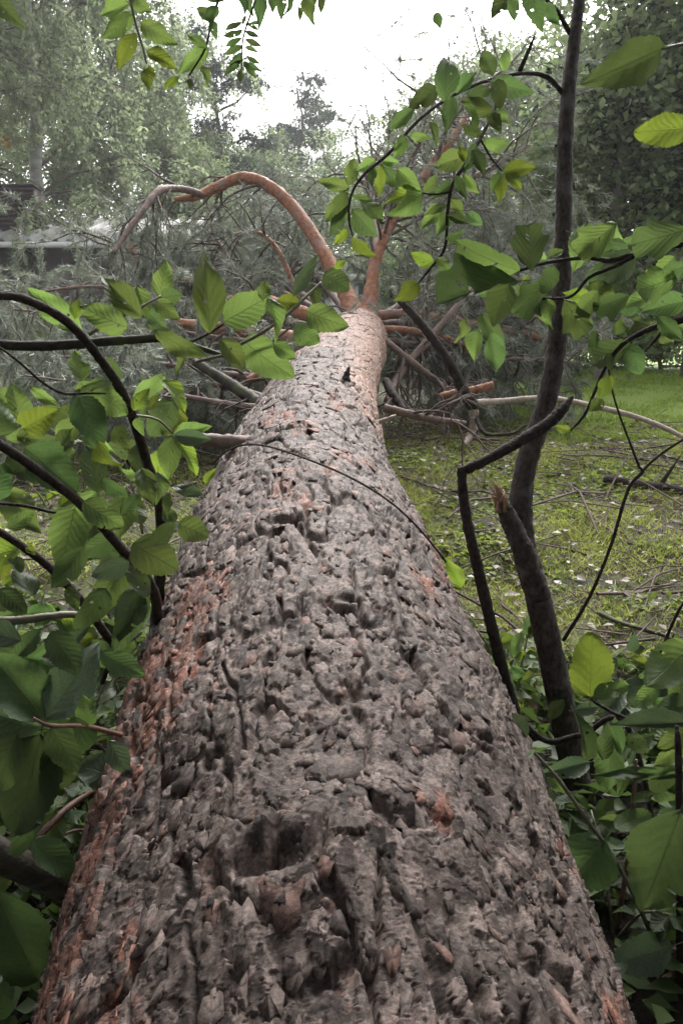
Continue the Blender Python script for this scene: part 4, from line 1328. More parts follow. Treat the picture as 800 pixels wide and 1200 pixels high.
# ---- small undergrowth plants
def plant(cx, cy, h, count, leaf_len, mk, label, name="leafy_plant", spread=0.16, group=None):
    z = float(surf_z(np.array(cx), np.array(cy)))
    e = empty(name, (cx, cy, z), label, "plant", group)
    for s in range(max(2, count // 8)):
        a = rnd.uniform(0, 2 * math.pi)
        top = np.array([cx + math.cos(a) * spread * rnd.uniform(.3, 1), cy + math.sin(a) * spread * rnd.uniform(.3, 1), z + h * rnd.uniform(.6, 1)])
        mid = np.array([cx, cy, z]) * 0.5 + top * 0.5 + np.array([0, 0, h * 0.1])
        P = catmull([np.array([cx, cy, z - 0.02]), mid, top], 8)
        t = Tubes()
        t.add(P, np.linspace(0.004, 0.0018, 8), 5)
        t.build("stem", M['green_stem'], e)
        for k in range(count // max(2, count // 8)):
            b = P[rnd.randint(2, 7)]
            v = np.array([rnd.gauss(0, 1), rnd.gauss(0, 1), rnd.gauss(0.15, 0.45)])
            L = leaf_len * rnd.uniform(.6, 1.2)
            put_leaf(e, b + unit(v) * L * 0.15, b + unit(v) * L * 1.15, rnd.uniform(.45, .7), rnd.choice(['ovate', 'round', 'ovate']), rnd.choice(mk), rnd.gauss(0, 0.4),
                     normal=(rnd.gauss(0, .3), rnd.gauss(-0.2, .3), 1))
    return e


G = 'leaf'
DK = 'leaf_dark'
YL = 'leaf_yellow'
PL = 'leaf_pale'
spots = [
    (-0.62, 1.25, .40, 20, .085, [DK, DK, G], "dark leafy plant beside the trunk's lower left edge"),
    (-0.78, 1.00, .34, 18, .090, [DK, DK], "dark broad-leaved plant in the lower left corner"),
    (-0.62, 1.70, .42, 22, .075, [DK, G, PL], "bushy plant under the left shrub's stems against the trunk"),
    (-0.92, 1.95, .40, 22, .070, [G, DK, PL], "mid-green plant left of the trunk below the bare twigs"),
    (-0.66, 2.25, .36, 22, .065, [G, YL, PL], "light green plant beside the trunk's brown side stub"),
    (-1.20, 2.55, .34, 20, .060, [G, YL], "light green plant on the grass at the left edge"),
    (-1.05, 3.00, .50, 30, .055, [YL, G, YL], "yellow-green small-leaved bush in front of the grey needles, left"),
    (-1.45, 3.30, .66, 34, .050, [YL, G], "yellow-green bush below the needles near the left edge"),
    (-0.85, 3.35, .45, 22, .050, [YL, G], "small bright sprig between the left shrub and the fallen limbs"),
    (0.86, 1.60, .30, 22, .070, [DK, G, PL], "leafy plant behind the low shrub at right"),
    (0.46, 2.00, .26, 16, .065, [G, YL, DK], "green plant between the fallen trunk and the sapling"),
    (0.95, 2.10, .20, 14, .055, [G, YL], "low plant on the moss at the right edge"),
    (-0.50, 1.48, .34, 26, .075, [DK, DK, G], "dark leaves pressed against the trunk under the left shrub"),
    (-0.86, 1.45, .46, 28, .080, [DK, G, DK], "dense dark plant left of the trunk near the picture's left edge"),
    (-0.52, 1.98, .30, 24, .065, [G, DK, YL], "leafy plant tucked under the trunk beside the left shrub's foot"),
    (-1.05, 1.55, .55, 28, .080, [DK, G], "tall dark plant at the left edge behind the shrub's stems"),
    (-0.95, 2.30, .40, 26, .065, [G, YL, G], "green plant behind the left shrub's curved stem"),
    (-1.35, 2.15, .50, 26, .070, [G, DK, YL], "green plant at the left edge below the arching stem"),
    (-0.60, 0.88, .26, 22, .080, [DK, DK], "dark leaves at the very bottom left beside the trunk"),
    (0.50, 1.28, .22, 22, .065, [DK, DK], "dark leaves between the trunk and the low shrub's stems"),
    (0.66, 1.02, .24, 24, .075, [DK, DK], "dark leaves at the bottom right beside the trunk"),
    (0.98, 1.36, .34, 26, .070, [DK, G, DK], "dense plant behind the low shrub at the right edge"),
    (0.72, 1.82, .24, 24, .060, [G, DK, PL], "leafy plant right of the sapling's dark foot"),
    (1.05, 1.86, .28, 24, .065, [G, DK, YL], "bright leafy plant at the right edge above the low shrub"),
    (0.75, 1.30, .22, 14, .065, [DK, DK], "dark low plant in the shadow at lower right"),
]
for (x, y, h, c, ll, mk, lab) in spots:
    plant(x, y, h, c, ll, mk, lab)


# ------------------------------------------------------------------ overhanging trees behind the viewer, whose leaves hang into the top of the picture
def leaf_quads(c, d, n, length, width, base=(0, 0, 0), name="crown", mat=None):
    """Pointed leaf faces (two triangles folded on the midrib) at c, along d, with normal n."""
    s = np.cross(d, n)
    s /= np.linalg.norm(s, axis=1)[:, None] + 1e-9
    nn = np.cross(s, d)
    L, W = length[:, None], width[:, None]
    V = np.stack([c, c + d * L * 0.45 + s * W + nn * W * 0.35, c + d * L, c + d * L * 0.45 - s * W + nn * W * 0.35], 1)
    k = np.arange(len(c))[:, None] * 4
    return new_mesh(name, V.reshape(-1, 3) - np.asarray(base), None, np.vstack([k + [0, 1, 2], k + [0, 2, 3]]), mat)


def rand_dir(g, n, zmean=0.0, zs=1.0):
    v = g.normal(size=(n, 3))
    v[:, 2] = v[:, 2] * zs + zmean
    return v / np.linalg.norm(v, axis=1)[:, None]


def overhang(name, bx, by, label, canopy, seed, leaf_n, shade_skirts=()):
    z = float(ground_z(bx, by))
    e = empty(name, (bx, by, z), label, "tree")
    g = np.random.default_rng(seed)
    cx, cy, cz, rx, ry, rz = canopy
    P = catmull([np.array([bx, by, z - 0.1]), np.array([bx + .05, by + .05, z + 1.5]), np.array([(bx + cx) / 2, (by + cy) / 2, cz]), np.array([cx, cy, cz + rz])], 24)
    t = Tubes()
    t.add(P, np.linspace(0.09, 0.02, 24), 10, True, 0.03, seed)
    t.build("trunk", M['sap_bark'], e)
    tb = Tubes()
    C = []
    for i in range(46):
        s = P[int(g.integers(11, 24))]
        q = np.array([cx, cy, cz]) + rand_dir(g, 1)[0] * np.array([rx, ry, rz]) * g.uniform(.5, 1)
        q[2] = max(q[2], cz - rz * 0.4)
        B = catmull([s, (s + q) / 2 + g.normal(size=3) * 0.12 + np.array([0, 0, .1]), q], 9)
        tb.add(B, np.linspace(0.016, 0.003, 9), 5, False)
        for k in range(leaf_n // 46):
            C.append(B[int(g.integers(2, 9))] + g.normal(size=3) * np.array([.16, .16, .09]))
    for (sx, sy, sz, ax, ay, az, cnt) in shade_skirts:  # unseen low leaf masses, added around the viewer to darken the near field
        c0 = np.array([sx, sy, sz])
        for i in range(14):
            q = c0 + rand_dir(g, 1)[0] * np.array([ax, ay, az]) * 0.9
            tb.add(catmull([P[8], (P[8] + q) / 2 + np.array([0, 0, .2]), q], 8), np.linspace(.014, .003, 8), 5, False)
        for u in g.normal(size=(cnt, 3)):
            C.append(c0 + np.clip(u, -1.6, 1.6) * 0.6 * np.array([ax, ay, az]))
    br = tb.build("limbs", M['sap_bark'], e)
    br["kind"] = "stuff"
    C = np.array(C)
    n = len(C)
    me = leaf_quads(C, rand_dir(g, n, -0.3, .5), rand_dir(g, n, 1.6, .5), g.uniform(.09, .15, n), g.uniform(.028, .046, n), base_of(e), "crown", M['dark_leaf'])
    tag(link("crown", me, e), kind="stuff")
    return e


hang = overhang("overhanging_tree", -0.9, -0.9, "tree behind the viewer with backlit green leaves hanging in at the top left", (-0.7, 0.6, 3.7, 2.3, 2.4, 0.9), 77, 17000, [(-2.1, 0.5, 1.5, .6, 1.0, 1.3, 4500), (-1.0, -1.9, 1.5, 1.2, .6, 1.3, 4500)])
stem(hang, [(120, -260, 1.3), (140, -80, 1.2), (153, 0, 1.15), (160, 30, 1.15), (168, 58, 1.15), (172, 75, 1.15)], [2.6, 2.2, 1.6, 1.5, 1.3, 1], M['green_stem'], "branch", 7, 0.04, 80)
stem(hang, [(300, -260, 1.3), (270, -80, 1.2), (258, -10, 1.15), (248, 25, 1.15), (240, 58, 1.15), (222, 88, 1.15)], [2.6, 2.2, 1.6, 1.5, 1.3, 1], M['dark_bark'], "branch", 7, 0.04, 81)
leaves(hang, [
    (152, 4, 115, 18, .5, 'go'), (155, 17, 120, 45, .46, 'go'), (160, 38, 136, 78, .46, 'yo'), (156, -4, 176, 14, .6, 'go'), (165, 26, 208, 53, .46, 'go'),
    (172, 60, 206, 76, .52, 'yo'), (174, 78, 173, 102, .62, 'yo'), (244, 57, 208, 86, .42, 'go'), (243, 56, 219, 40, .4, 'go'), (238, 76, 244, 94, .5, 'go'),
    (210, 90, 192, 103, .5, 'yo'), (222, 92, 224, 106, .5, 'do'), (250, 30, 245, 8, .55, 'do'), (252, 22, 230, 10, .55, 'do'), (256, 8, 236, 22, .6, 'do'),
    (262, 2, 240, -14, .6, 'do'), (250, 24, 252, 44, .5, 'do'), (-12, -8, 22, 27, .46, 'do'), (360, -5, 368, 30, .45, 'go'), (350, 8, 352, 24, .4, 'go'),
], 1.15, 0.04)

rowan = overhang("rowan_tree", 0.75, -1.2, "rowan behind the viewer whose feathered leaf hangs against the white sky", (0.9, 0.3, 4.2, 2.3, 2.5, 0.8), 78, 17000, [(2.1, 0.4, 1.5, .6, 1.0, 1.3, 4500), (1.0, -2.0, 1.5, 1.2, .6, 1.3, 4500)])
stem(rowan, [(330, -260, 1.35), (322, -90, 1.25), (305, -20, 1.2), (296, 10, 1.2), (285, 45, 1.2), (283, 80, 1.2)], [2.4, 1.8, 1.4, 1.2, 1, .7], M['dark_bark'], "branch", 6, 0.03, 82)
stem(rowan, [(420, -260, 1.4), (380, -90, 1.3), (340, -25, 1.25), (300, -16, 1.22)], [2.4, 1.8, 1.5, 1], M['dark_bark'], "branch", 6, 0.03, 83)
rows = []
for k in range(6):
    y0 = 26 + 9 * k
    rows.append((284, y0, 264 - 1 * (k % 2), y0 + 8 + k, .34, 'dl'))
    rows.append((287, y0 + 2, 304 + (k % 3), y0 + 8 + k, .30, 'dl'))
rows += [(283, 78, 283, 98, .4, 'dl'), (280, 74, 267, 85, .36, 'dl'), (285, 72, 299, 89, .36, 'dl'), (288, 18, 284, 28, .4, 'dl'), (292, 27, 306, 26, .3, 'dl')]
for k in range(9):
    x0 = 280 + 12 * k
    rows.append((x0 + 3, -14, x0 + rnd.uniform(-2, 8), 20 + rnd.uniform(-6, 8) - (6 if k > 6 else 0), .36, 'dl'))
leaves(rowan, rows, 1.21, 0.02)


# ------------------------------------------------------------------ logs and fallen twigs
def ground_branch(name, a, b, r_px, mat, label, cat="branch", sag=0.01, sides=9, up=0.5, group=None, bend=0.03, seed=1):
    pa, da = ground_hit(*a)
    pb, db = ground_hit(*b)
    r = r_px / FPX * (da + db) / 2
    pa = pa + np.array([0, 0, r * up])
    pb = pb + np.array([0, 0, r * up])
    g = np.random.default_rng(seed)
    L = np.linalg.norm(pb - pa)
    m = [pa] + [pa * (1 - f) + pb * f + g.normal(size=3) * np.array([bend, bend, 0.004]) * L for f in (.33, .66)] + [pb]
    P = catmull(m, 18)
    P[:, 2] = np.maximum(P[:, 2], np.array([float(surf_z(p[0], p[1])) for p in P]) + r * up)
    t = Tubes()
    R = np.linspace(r, r * 0.72, 18)
    t.add(P - P[0], R, sides, True, 0.06, seed)
    # one or two short side spurs make it a broken branch, not a rod
    for k in range(2):
        i = int(g.integers(4, 15))
        d = unit(np.cross(unit(P[i] - P[i - 1]), g.normal(size=3)) + 0.6 * unit(P[i] - P[i - 1]))
        d[2] = abs(d[2])
        q = np.array([P[i], P[i] + d * r * 2.5, P[i] + d * r * 5 + g.normal(size=3) * r]) - P[0]
        t.add(q, [r * 0.5, r * 0.35, r * 0.12], 5)
    o = link(name, t.mesh(name, mat))
    o.location = Vector(P[0])
    return tag(o, label, cat, group)


ground_branch("log", (708, 566), (830, 584), 7, M['dark_bark'], "short black log lying on the moss at the right edge", "log", seed=3, bend=0.01)
p0, p1 = px(-40, 985, 1.2), px(120, 1062, 1.32)
t = Tubes()
t.add(catmull([p0 - p0, (p1 - p0) * .5 + np.array([0, 0, .004]), p1 - p0], 16), np.linspace(.025, .023, 16), 14, True, .03, 4)
o = link("log", t.mesh("log", M['log']))
o.location = Vector(p0)
tag(o, "weathered grey log leaning on the trunk at the lower left edge", "log")
for (nm, a, b, r, mk, lab, sd) in (
        ("fallen_twig", (44, 982, 1.18), (108, 928, 1.3), .0055, 'brown_twig', "bare reddish-brown twig slanting above the grey log, lower left", 5),
        ("fallen_twig", (62, 984, 1.3), (112, 974, 1.35), .0025, 'brown_twig', "thin brown twig touching the trunk beside the reddish twig", 6)):
    A, B = px(*a), px(*b)
    t = Tubes()
    t.add(catmull([A - A, (B - A) * .5 + np.array([0, .004, .006]), B - A], 12), np.linspace(r, r * .85, 12), 8, True, .05, sd)
    o = link(nm, t.mesh(nm, M[mk]))
    o.location = Vector(A)
    tag(o, lab, "twig")

TW = [((604, 690), (640, 640), 1.6, 'twig', "thin twig leaning by the sapling's dark trunk on the moss"),
      ((660, 590), (740, 640), 2.0, 'twig', "grey twig on the moss left of the black log"),
      ((640, 560), (720, 540), 1.6, 'dark_bark', "dark twig on the moss above the black log"),
      ((700, 720), (800, 760), 3.0, 'log', "pale rotten branch on the moss at right above the low shrub"),
      ((640, 640), (700, 655), 1.8, 'twig', "twig lying flat right of the sapling, nearest its stub"),
      ((690, 530), (800, 545), 1.8, 'dark_bark', "long dark twig crossing the moss above the log"),
      ((500, 590), (540, 600), 2.0, 'twig', "short brown twig on the moss left of the bent stem"),
      ((470, 560), (520, 575), 1.6, 'twig', "thin twig on the moss beside the trunk's right edge"),
      ((560, 620), (600, 660), 1.4, 'twig', "thin twig between the bent stem and the sapling"),
      ((740, 600), (790, 640), 1.5, 'dark_bark', "dark twig on the moss below the black log"),
      ((520, 540), (600, 556), 1.8, 'dark_bark', "dark branched twig on the grass above the stem's kink"),
      ((600, 720), (580, 690), 1.6, 'twig', "twig on the moss behind the bent stem"),
      ((740, 1135), (800, 1128), 4.0, 'twig', "grey stick at the bottom right, topmost of three"),
      ((745, 1162), (800, 1136), 4.0, 'twig', "grey stick at the bottom right, middle of three"),
      ((765, 1185), (805, 1150), 5.0, 'brown_twig', "thick brown stick at the bottom right, lowest of three"),
      ((200, 560), (160, 520), 1.6, 'twig', "thin twig on the grass behind the left shrub's curved stem"),
      ((20, 560), (60, 600), 2.2, 'twig', "pale twig low behind the left shrub near the left edge")]
for i, (a, b, r, mk, lab) in enumerate(TW):
    ground_branch("fallen_twig", a, b, r, M[mk], lab, "twig", seed=200 + i, sides=6, group="twigs on the ground", bend=0.06, up=0.8)

# thin vine-like twig lying across the trunk
tt = np.linspace(0, 1, 30)
A = np.array([-0.85 + 1.75 * x for x in tt])
t_ = np.interp(tt, [0, 1], [2.30, 1.62]) + 0.05 * np.sin(tt * 7)
P = trunk_point(t_, A, np.full(30, 0.036) + 0.006 * np.sin(tt * 11))
t = Tubes()
t.add(P - P[0], np.linspace(.0030, .0022, 30), 6, True, .05, 9)
o = link("fallen_twig", t.mesh("fallen_twig", M['dark_bark']))
o.location = Vector(P[0])
tag(o, "thin dark twig lying slantwise across the middle of the fallen trunk", "twig")


# ------------------------------------------------------------------ grass, moss plants and litter
def blades(name, n, area, h, w, mat, label, cat, dens=None, seed=1, lean=0.5):
    g = np.random.default_rng(seed)
    x0, x1, y0, y1 = area
    x = g.uniform(x0, x1, n * 2)
    y = y0 + (y1 - y0) * g.random(n * 2) ** 1.25
    keep = fbm(x * 3.1, y * 3.1, seed + 5, 3) + g.normal(size=n * 2) * 0.35 > 0.02
    tx = np.interp(y, TK, TX)
    keep &= np.abs(x - tx) > np.interp(y, TK, TR) * 0.8
    x, y = x[keep][:n], y[keep][:n]
    n = len(x)
    z = surf_z(x, y)
    c = np.stack([x, y, z - 0.004], 1)
    a = g.uniform(0, 2 * np.pi, n)
    s = np.stack([np.cos(a), np.sin(a), np.zeros(n)], 1) * (w * g.uniform(.6, 1.4, n))[:, None]
    hh = (h * g.uniform(.35, 1.3, n))[:, None]
    d = np.stack([g.normal(size=n) * lean, g.normal(size=n) * lean, np.ones(n)], 1)
    tip = c + d * hh
    mid = c + d * hh * 0.55 + np.stack([np.zeros(n), np.zeros(n), np.ones(n)], 1) * hh * 0.1
    V = np.stack([c - s, c + s, mid + s * .8, tip, mid - s * .8], 1).reshape(-1, 3)
    k = np.arange(n)[:, None] * 5
    tr = np.vstack([k + [0, 1, 2], k + [0, 2, 4], k + [4, 2, 3]])
    return tag(link(name, new_mesh(name, V, None, tr, mat)), label, cat, None, "stuff")


def ground_leaves(name, n, area, size, mat, label, cat, seed, tilt=0.5, zoff=0.012, aspect=0.36, patchy=False):
    g = np.random.default_rng(seed)
    x0, x1, y0, y1 = area
    x = g.uniform(x0, x1, n * 2)
    y = g.uniform(y0, y1, n * 2)
    keep = np.abs(x - np.interp(y, TK, TX)) > np.interp(y, TK, TR) * 0.85
    if patchy:
        keep &= fbm(x * 1.9 + 3, y * 1.9, 77, 3) + g.normal(size=n * 2) * 0.3 > -0.05
    x, y = x[keep][:n], y[keep][:n]
    n = len(x)
    c = np.stack([x, y, surf_z(x, y) + zoff * g.uniform(.2, 1.6, n)], 1)
    L = size * g.uniform(.5, 1.4, n)
    me = leaf_quads(c, rand_dir(g, n, 0.1, 0.25), rand_dir(g, n, 1.0 / tilt, 0.4), L, L * aspect, (0, 0, 0), name, mat)
    return tag(link(name, me), label, cat, None, "stuff")


blades("grass", 90000, (0.1, 4.2, 2.0, 6.0), 0.028, 0.0022, M['grass'], "short moss and grass on the slope right of the trunk", "grass", seed=11, lean=0.8)
blades("grass", 36000, (-3.2, -0.1, 1.3, 5.6), 0.030, 0.0024, M['grass'], "short grass on the slope left of the trunk", "grass", seed=12, lean=0.8)
ground_leaves("moss_plants", 24000, (0.1, 4.2, 1.9, 6.0), 0.028, M['bush_leaf'], "tiny green ground plants among the moss at right", "ground cover", 13, patchy=True)
ground_leaves("moss_plants", 9000, (-3.2, -0.1, 1.3, 5.4), 0.020, M['bush_leaf'], "tiny green ground plants left of the trunk", "ground cover", 14)
ground_leaves("leaf_litter", 3800, (0.1, 4.0, 1.2, 6.0), 0.036, M['litter'], "pale and brown fallen leaf bits scattered over the moss at right", "leaf litter", 15, 0.35, 0.022)
ground_leaves("leaf_litter", 1800, (-3.0, -0.1, 0.9, 5.2), 0.036, M['litter'], "pale and brown fallen leaf bits left of the trunk", "leaf litter", 16, 0.35, 0.022)
ground_leaves("ground_ivy", 3600, (0.25, 1.9, 0.6, 2.3), 0.055, M['floor_leaf'], "low dark green leaves covering the soil right of the trunk", "ground cover", 18, 0.6, 0.05)
ground_leaves("ground_ivy", 4200, (-2.0, -0.2, 0.6, 2.5), 0.055, M['floor_leaf'], "low dark green leaves covering the soil left of the trunk", "ground cover", 19, 0.6, 0.06)
blades("lawn", 60000, (1.4, 7.5, 5.2, 12.5), 0.035, 0.005, M['lawn'], "bright mown lawn beyond the mossy slope at right", "lawn", seed=17, lean=0.7)


def litter_twigs(name, n, area, seed, label, rz=0.03):
    g = np.random.default_rng(seed)
    tb = Tubes()
    x0, x1, y0, y1 = area
    for i in range(n):
        x, y = g.uniform(x0, x1), g.uniform(y0, y1)
        if abs(x - np.interp(y, TK, TX)) < np.interp(y, TK, TR) * 0.9:
            continue
        a = g.uniform(0, np.pi)
        L = g.uniform(.05, .30) if g.random() < .85 else g.uniform(.3, .8)
        c = np.array([x, y, float(surf_z(x, y)) + g.uniform(.004, rz)])
        d = np.array([math.cos(a), math.sin(a), g.normal() * .15 + 0.155 * math.sin(a)])
        q = np.array([c - d * L / 2, c + g.normal(size=3) * L * .05, c + d * L / 2])
        r = g.uniform(.0012, .0032) * (1 if L < .3 else 1.9)
        tb.add(q, [r, r, r * .6], 4, False)
    return tag(tb.build(name, M['twig']), label, "twigs", None, "stuff")


litter_twigs("twig_litter", 1500, (0.1, 3.6, 1.2, 5.8), 31, "thin broken twigs strewn over the moss at right")
litter_twigs("twig_litter", 800, (-3.2, -0.2, 1.0, 5.6), 32, "thin broken twigs strewn over the ground at left", 0.08)


# ------------------------------------------------------------------ standing trees behind
def birch_mesh(seed, H, leaf_n, mat):
    g = np.random.default_rng(seed)
    n = 26
    zz = np.linspace(0, H, n)
    wob = np.cumsum(g.normal(size=(n, 2)) * 0.035, 0)
    P = np.column_stack([wob, zz])
    t = Tubes()
    t.add(P, 0.17 * (1 - zz / H * 0.92) * H / 14, 10, True, 0.04, seed)
    tb = Tubes()
    C, D = [], []
    per = leaf_n // (52 * 9)
    for i in range(52):
        f = g.uniform(.10, .98)
        k = int(f * (n - 1))
        a = g.uniform(0, 2 * np.pi)
        L = H * (0.27 * (1 - f) ** 0.7 + 0.05) * g.uniform(.7, 1.2)
        v = np.array([math.cos(a), math.sin(a), 0.75])
        q = [P[k]]
        for j in range(9):
            v = unit(v + g.normal(size=3) * .13 + np.array([0, 0, -.11]))
            q.append(q[-1] + v * L / 9)
        q = np.array(q)
        tb.add(q, np.linspace(.035, .006, 10) * (1.2 - f), 5, False)
        for s in range(9):
            b = q[int(g.integers(2, 10))]
            w = unit(np.array([g.normal(), g.normal(), .1]))
            Lt = g.uniform(.5, 1.5)
            m = 12
            w2 = np.array([w[0], w[1], 0.0])
            r = b.copy()
            line = [r.copy()]
            for j in range(m):
                w2 = unit(w2 + np.array([0, 0, -.32]) + g.normal(size=3) * .12)
                r = r + w2 * Lt / m
                line.append(r.copy())
            line = np.array(line)
            tb.add(line[::3], np.linspace(.008, .003, len(line[::3])), 3, False)
            idx = g.integers(0, m + 1, per)
            C.append(line[idx] + g.normal(size=(per, 3)) * .06)
    C = np.concatenate(C)
    m = len(C)
    me = leaf_quads(C, rand_dir(g, m, -.7, .7), rand_dir(g, m, .3, 1), g.uniform(.07, .13, m), g.uniform(.022, .04, m), (0, 0, 0), "crown", mat)
    return t.mesh("trunk", M['birch_bark']), tb.mesh("limbs", M['tree_bark']), me


def round_tree_mesh(seed, H, W, leaf_n, mat, bark, low=0.25, size=.11, dense=0.5):
    g = np.random.default_rng(seed)
    n = 20
    zz = np.linspace(0, H * .9, n)
    P = np.column_stack([np.cumsum(g.normal(size=(n, 2)) * .04, 0), zz])
    t = Tubes()
    t.add(P, 0.016 * H * (1 - zz / H * .9), 9, True, .05, seed)
    tb = Tubes()
    C = []
    nb = 60
    per = leaf_n // (nb * 8)
    for i in range(nb):
        f = g.uniform(low, .97)
        k = int(f * (n - 1))
        a = g.uniform(0, 2 * np.pi)
        env = math.sqrt(max(0.05, 1 - ((f - .55) / .56) ** 2))
        L = W * env * g.uniform(.55, 1.15)
        v = np.array([math.cos(a), math.sin(a), g.uniform(0.1, .8)])
        q = [P[k]]
        for j in range(8):
            v = unit(v + g.normal(size=3) * .16)
            q.append(q[-1] + v * L / 8)
        q = np.array(q)
        tb.add(q, np.linspace(.03, .006, 9), 5, False)
        for s in range(8):
            b = q[int(g.integers(2, 9))]
            w = unit(g.normal(size=3))
            e = b + w * g.uniform(.15, .55) * W * .42
            tb.add(np.array([b, (b + e) / 2 + g.normal(size=3) * .03, e]), [.009, .006, .003], 3, False)
            cl = e + g.normal(size=(per, 3)) * dense * np.array([.42, .42, .26]) * W * .3
            C.append(cl)
    C = np.concatenate(C)
    m = len(C)
    me = leaf_quads(C, rand_dir(g, m, -.3, .6), rand_dir(g, m, .8, .8), g.uniform(.7, 1.3, m) * size, g.uniform(.24, .36, m) * size, (0, 0, 0), "crown", mat)
    return t.mesh("trunk", bark), tb.mesh("limbs", M['tree_bark']), me


def pine_tree_mesh(seed, H, W, mat):
    g = np.random.default_rng(seed)
    n = 20
    zz = np.linspace(0, H * .96, n)
    P = np.column_stack([np.cumsum(g.normal(size=(n, 2)) * .10, 0), zz])
    t = Tubes()
    t.add(P, .015 * H * (1 - zz / H * .8), 9, True, .05, seed)
    tb = Tubes()
    tips = []
    for i in range(24):
        f = g.uniform(.5, 1)
        k = int(f * (n - 1))
        a = g.uniform(0, 2 * np.pi)
        L = W * (0.45 + .55 * math.sin(math.pi * min(1, (f - .38) / .66))) * g.uniform(.6, 1.1)
        v = np.array([math.cos(a), math.sin(a), g.uniform(.0, .5)])
        q = [P[k]]
        for j in range(7):
            v = unit(v + g.normal(size=3) * .2 + np.array([0, 0, .05]))
            q.append(q[-1] + v * L / 7)
        q = np.array(q)
        tb.add(q, np.linspace(.06, .015, 8), 5, False)
        for s in range(5):
            b = q[int(g.integers(3, 8))] + g.normal(size=3) * np.array([.22, .22, .10])
            for u in range(46):
                tips.append((b + g.normal(size=3) * np.array([.30, .30, .13]), unit(g.normal(size=3) + np.array([0, 0, .7]))))
    me = needle_mesh("crown", tips, g, 15, .17, .013, mat=mat)
    return t.mesh("trunk", M['limb_grey']), tb.mesh("limbs", M['tree_bark']), me


def stand(name, meshes, x, d, label, cat="tree", group=None, rz=0.0, s=1.0):
    """Plant a tree where photograph column x meets the ground d metres off."""
    X = (x - 400.0) / FPX * d
    z = float(ground_z(X, d))
    e = empty(name, (X, d, z - 0.05), label, cat, group)
    e.rotation_euler = (0, 0, rz)
    e.scale = (s, s, s)
    for nm, me in zip(("trunk", "limbs", "crown"), meshes):
        o = link(nm, me, e)
        if nm != "trunk":
            o["kind"] = "stuff"
    return e


B = [birch_mesh(301, 13.5, 42000, M['birch_leaf']), birch_mesh(302, 11.5, 36000, M['birch_leaf'])]
D1 = round_tree_mesh(311, 8.0, 2.6, 34000, M['tree_leaf'], M['tree_bark'], .12, .12, .62)
D2 = round_tree_mesh(312, 6.5, 2.3, 26000, M['birch_leaf'], M['tree_bark'], .10, .10, .7)
DKT = round_tree_mesh(313, 9.0, 1.9, 48000, M['dark_leaf'], M['tree_bark'], .30, .11, .7)
PN = [pine_tree_mesh(321, 12.0, 2.6, M['far_pine']), pine_tree_mesh(322, 11.0, 2.0, M['far_pine'])]
BU = round_tree_mesh(331, 2.2, 1.1, 9000, M['bush_leaf'], M['tree_bark'], .05, .08, .8)
GB = round_tree_mesh(332, 2.6, 1.3, 12000, M['tree_leaf'], M['tree_bark'], .05, .08, .8)

GR = "tall trees behind the houses"
stand("birch_tree", B[0], 78, 17.0, "tall drooping birch with a pale trunk showing, above the brown hut", group=GR)
stand("birch_tree", B[1], -20, 15.0, "drooping birch cut by the left edge of the picture", group=GR, rz=2.0)
stand("birch_tree", B[1], 165, 20.0, "birch right of the pale-trunked one, above the corrugated roof", group=GR, rz=1.1, s=1.08)
stand("birch_tree", B[0], 20, 24.0, "far birch behind the pale-trunked birch at upper left", group=GR, rz=4.0, s=1.1)
stand("birch_tree", B[1], 212, 25.0, "birch whose crown ends the left woods beside the white sky", group=GR, rz=3.1, s=0.80)
stand("birch_tree", B[0], 130, 29.0, "hazy birch at the back of the left woods", group=GR, rz=5.2, s=1.05)
stand("pine_tree", PN[0], 268, 27.0, "dark pine standing right of the birches", group=GR, s=0.80)
stand("pine_tree", PN[1], 352, 36.0, "small lone pine against the white sky above the arching limb", group=GR, s=1.02)
stand("broadleaf_tree", D1, 310, 33.0, "hazy rounded tree below the lone pine, left", group=GR, rz=.4, s=1.05)
stand("broadleaf_tree", D2, 385, 31.0, "hazy rounded tree right of the lone pine", group=GR, rz=1.5, s=1.15)
stand("broadleaf_tree", D1, 235, 19.0, "rounded tree behind the corrugated roof", group=GR, rz=2.6, s=0.62)
stand("broadleaf_tree", D2, 440, 22.0, "grey-green tree rising right of the sky gap", group=GR, rz=3.0, s=0.80)
stand("broadleaf_tree", D1, 500, 16.5, "leafy tree behind the second orange limb", group=GR, rz=.9, s=0.64)
stand("broadleaf_tree", D2, 580, 13.0, "leafy tree left of the sapling's top", group=GR, rz=4.1, s=0.76)
stand("broadleaf_tree", D1, 640, 17.0, "leafy tree behind the sapling's trunk", group=GR, rz=5.1, s=0.86)
stand("dark_evergreen_tree", DKT, 812, 10.5, "dense dark evergreen filling the upper right corner", group=GR)
stand("dark_evergreen_tree", DKT, 915, 12.0, "dark evergreen cut by the right edge", group=GR, rz=2.2, s=1.1)
stand("broadleaf_tree", D2, 700, 15.0, "green tree below the dark evergreen", group=GR, rz=.3, s=0.72)
stand("bush", BU, 768, 13.0, "bright green bush at the back of the lawn", "bush")
stand("bush", GB, 715, 14.5, "grey-green bush left of the bright one at the back of the lawn", "bush", rz=1.0)
stand("bush", GB, 830, 14.0, "grey-green bush at the right edge of the lawn", "bush", rz=2.0)
stand("bush", GB, 620, 11.0, "dark bush behind the tangle of bare branches at right", "bush", rz=3.0, s=0.9)
stand("bush", BU, 60, 12.0, "green bush in front of the corrugated roof", "bush", rz=3.0, s=0.5)
stand("bush", GB, 470, 11.5, "grey bush behind the fork of the fallen pine", "bush", rz=.5, s=0.75)

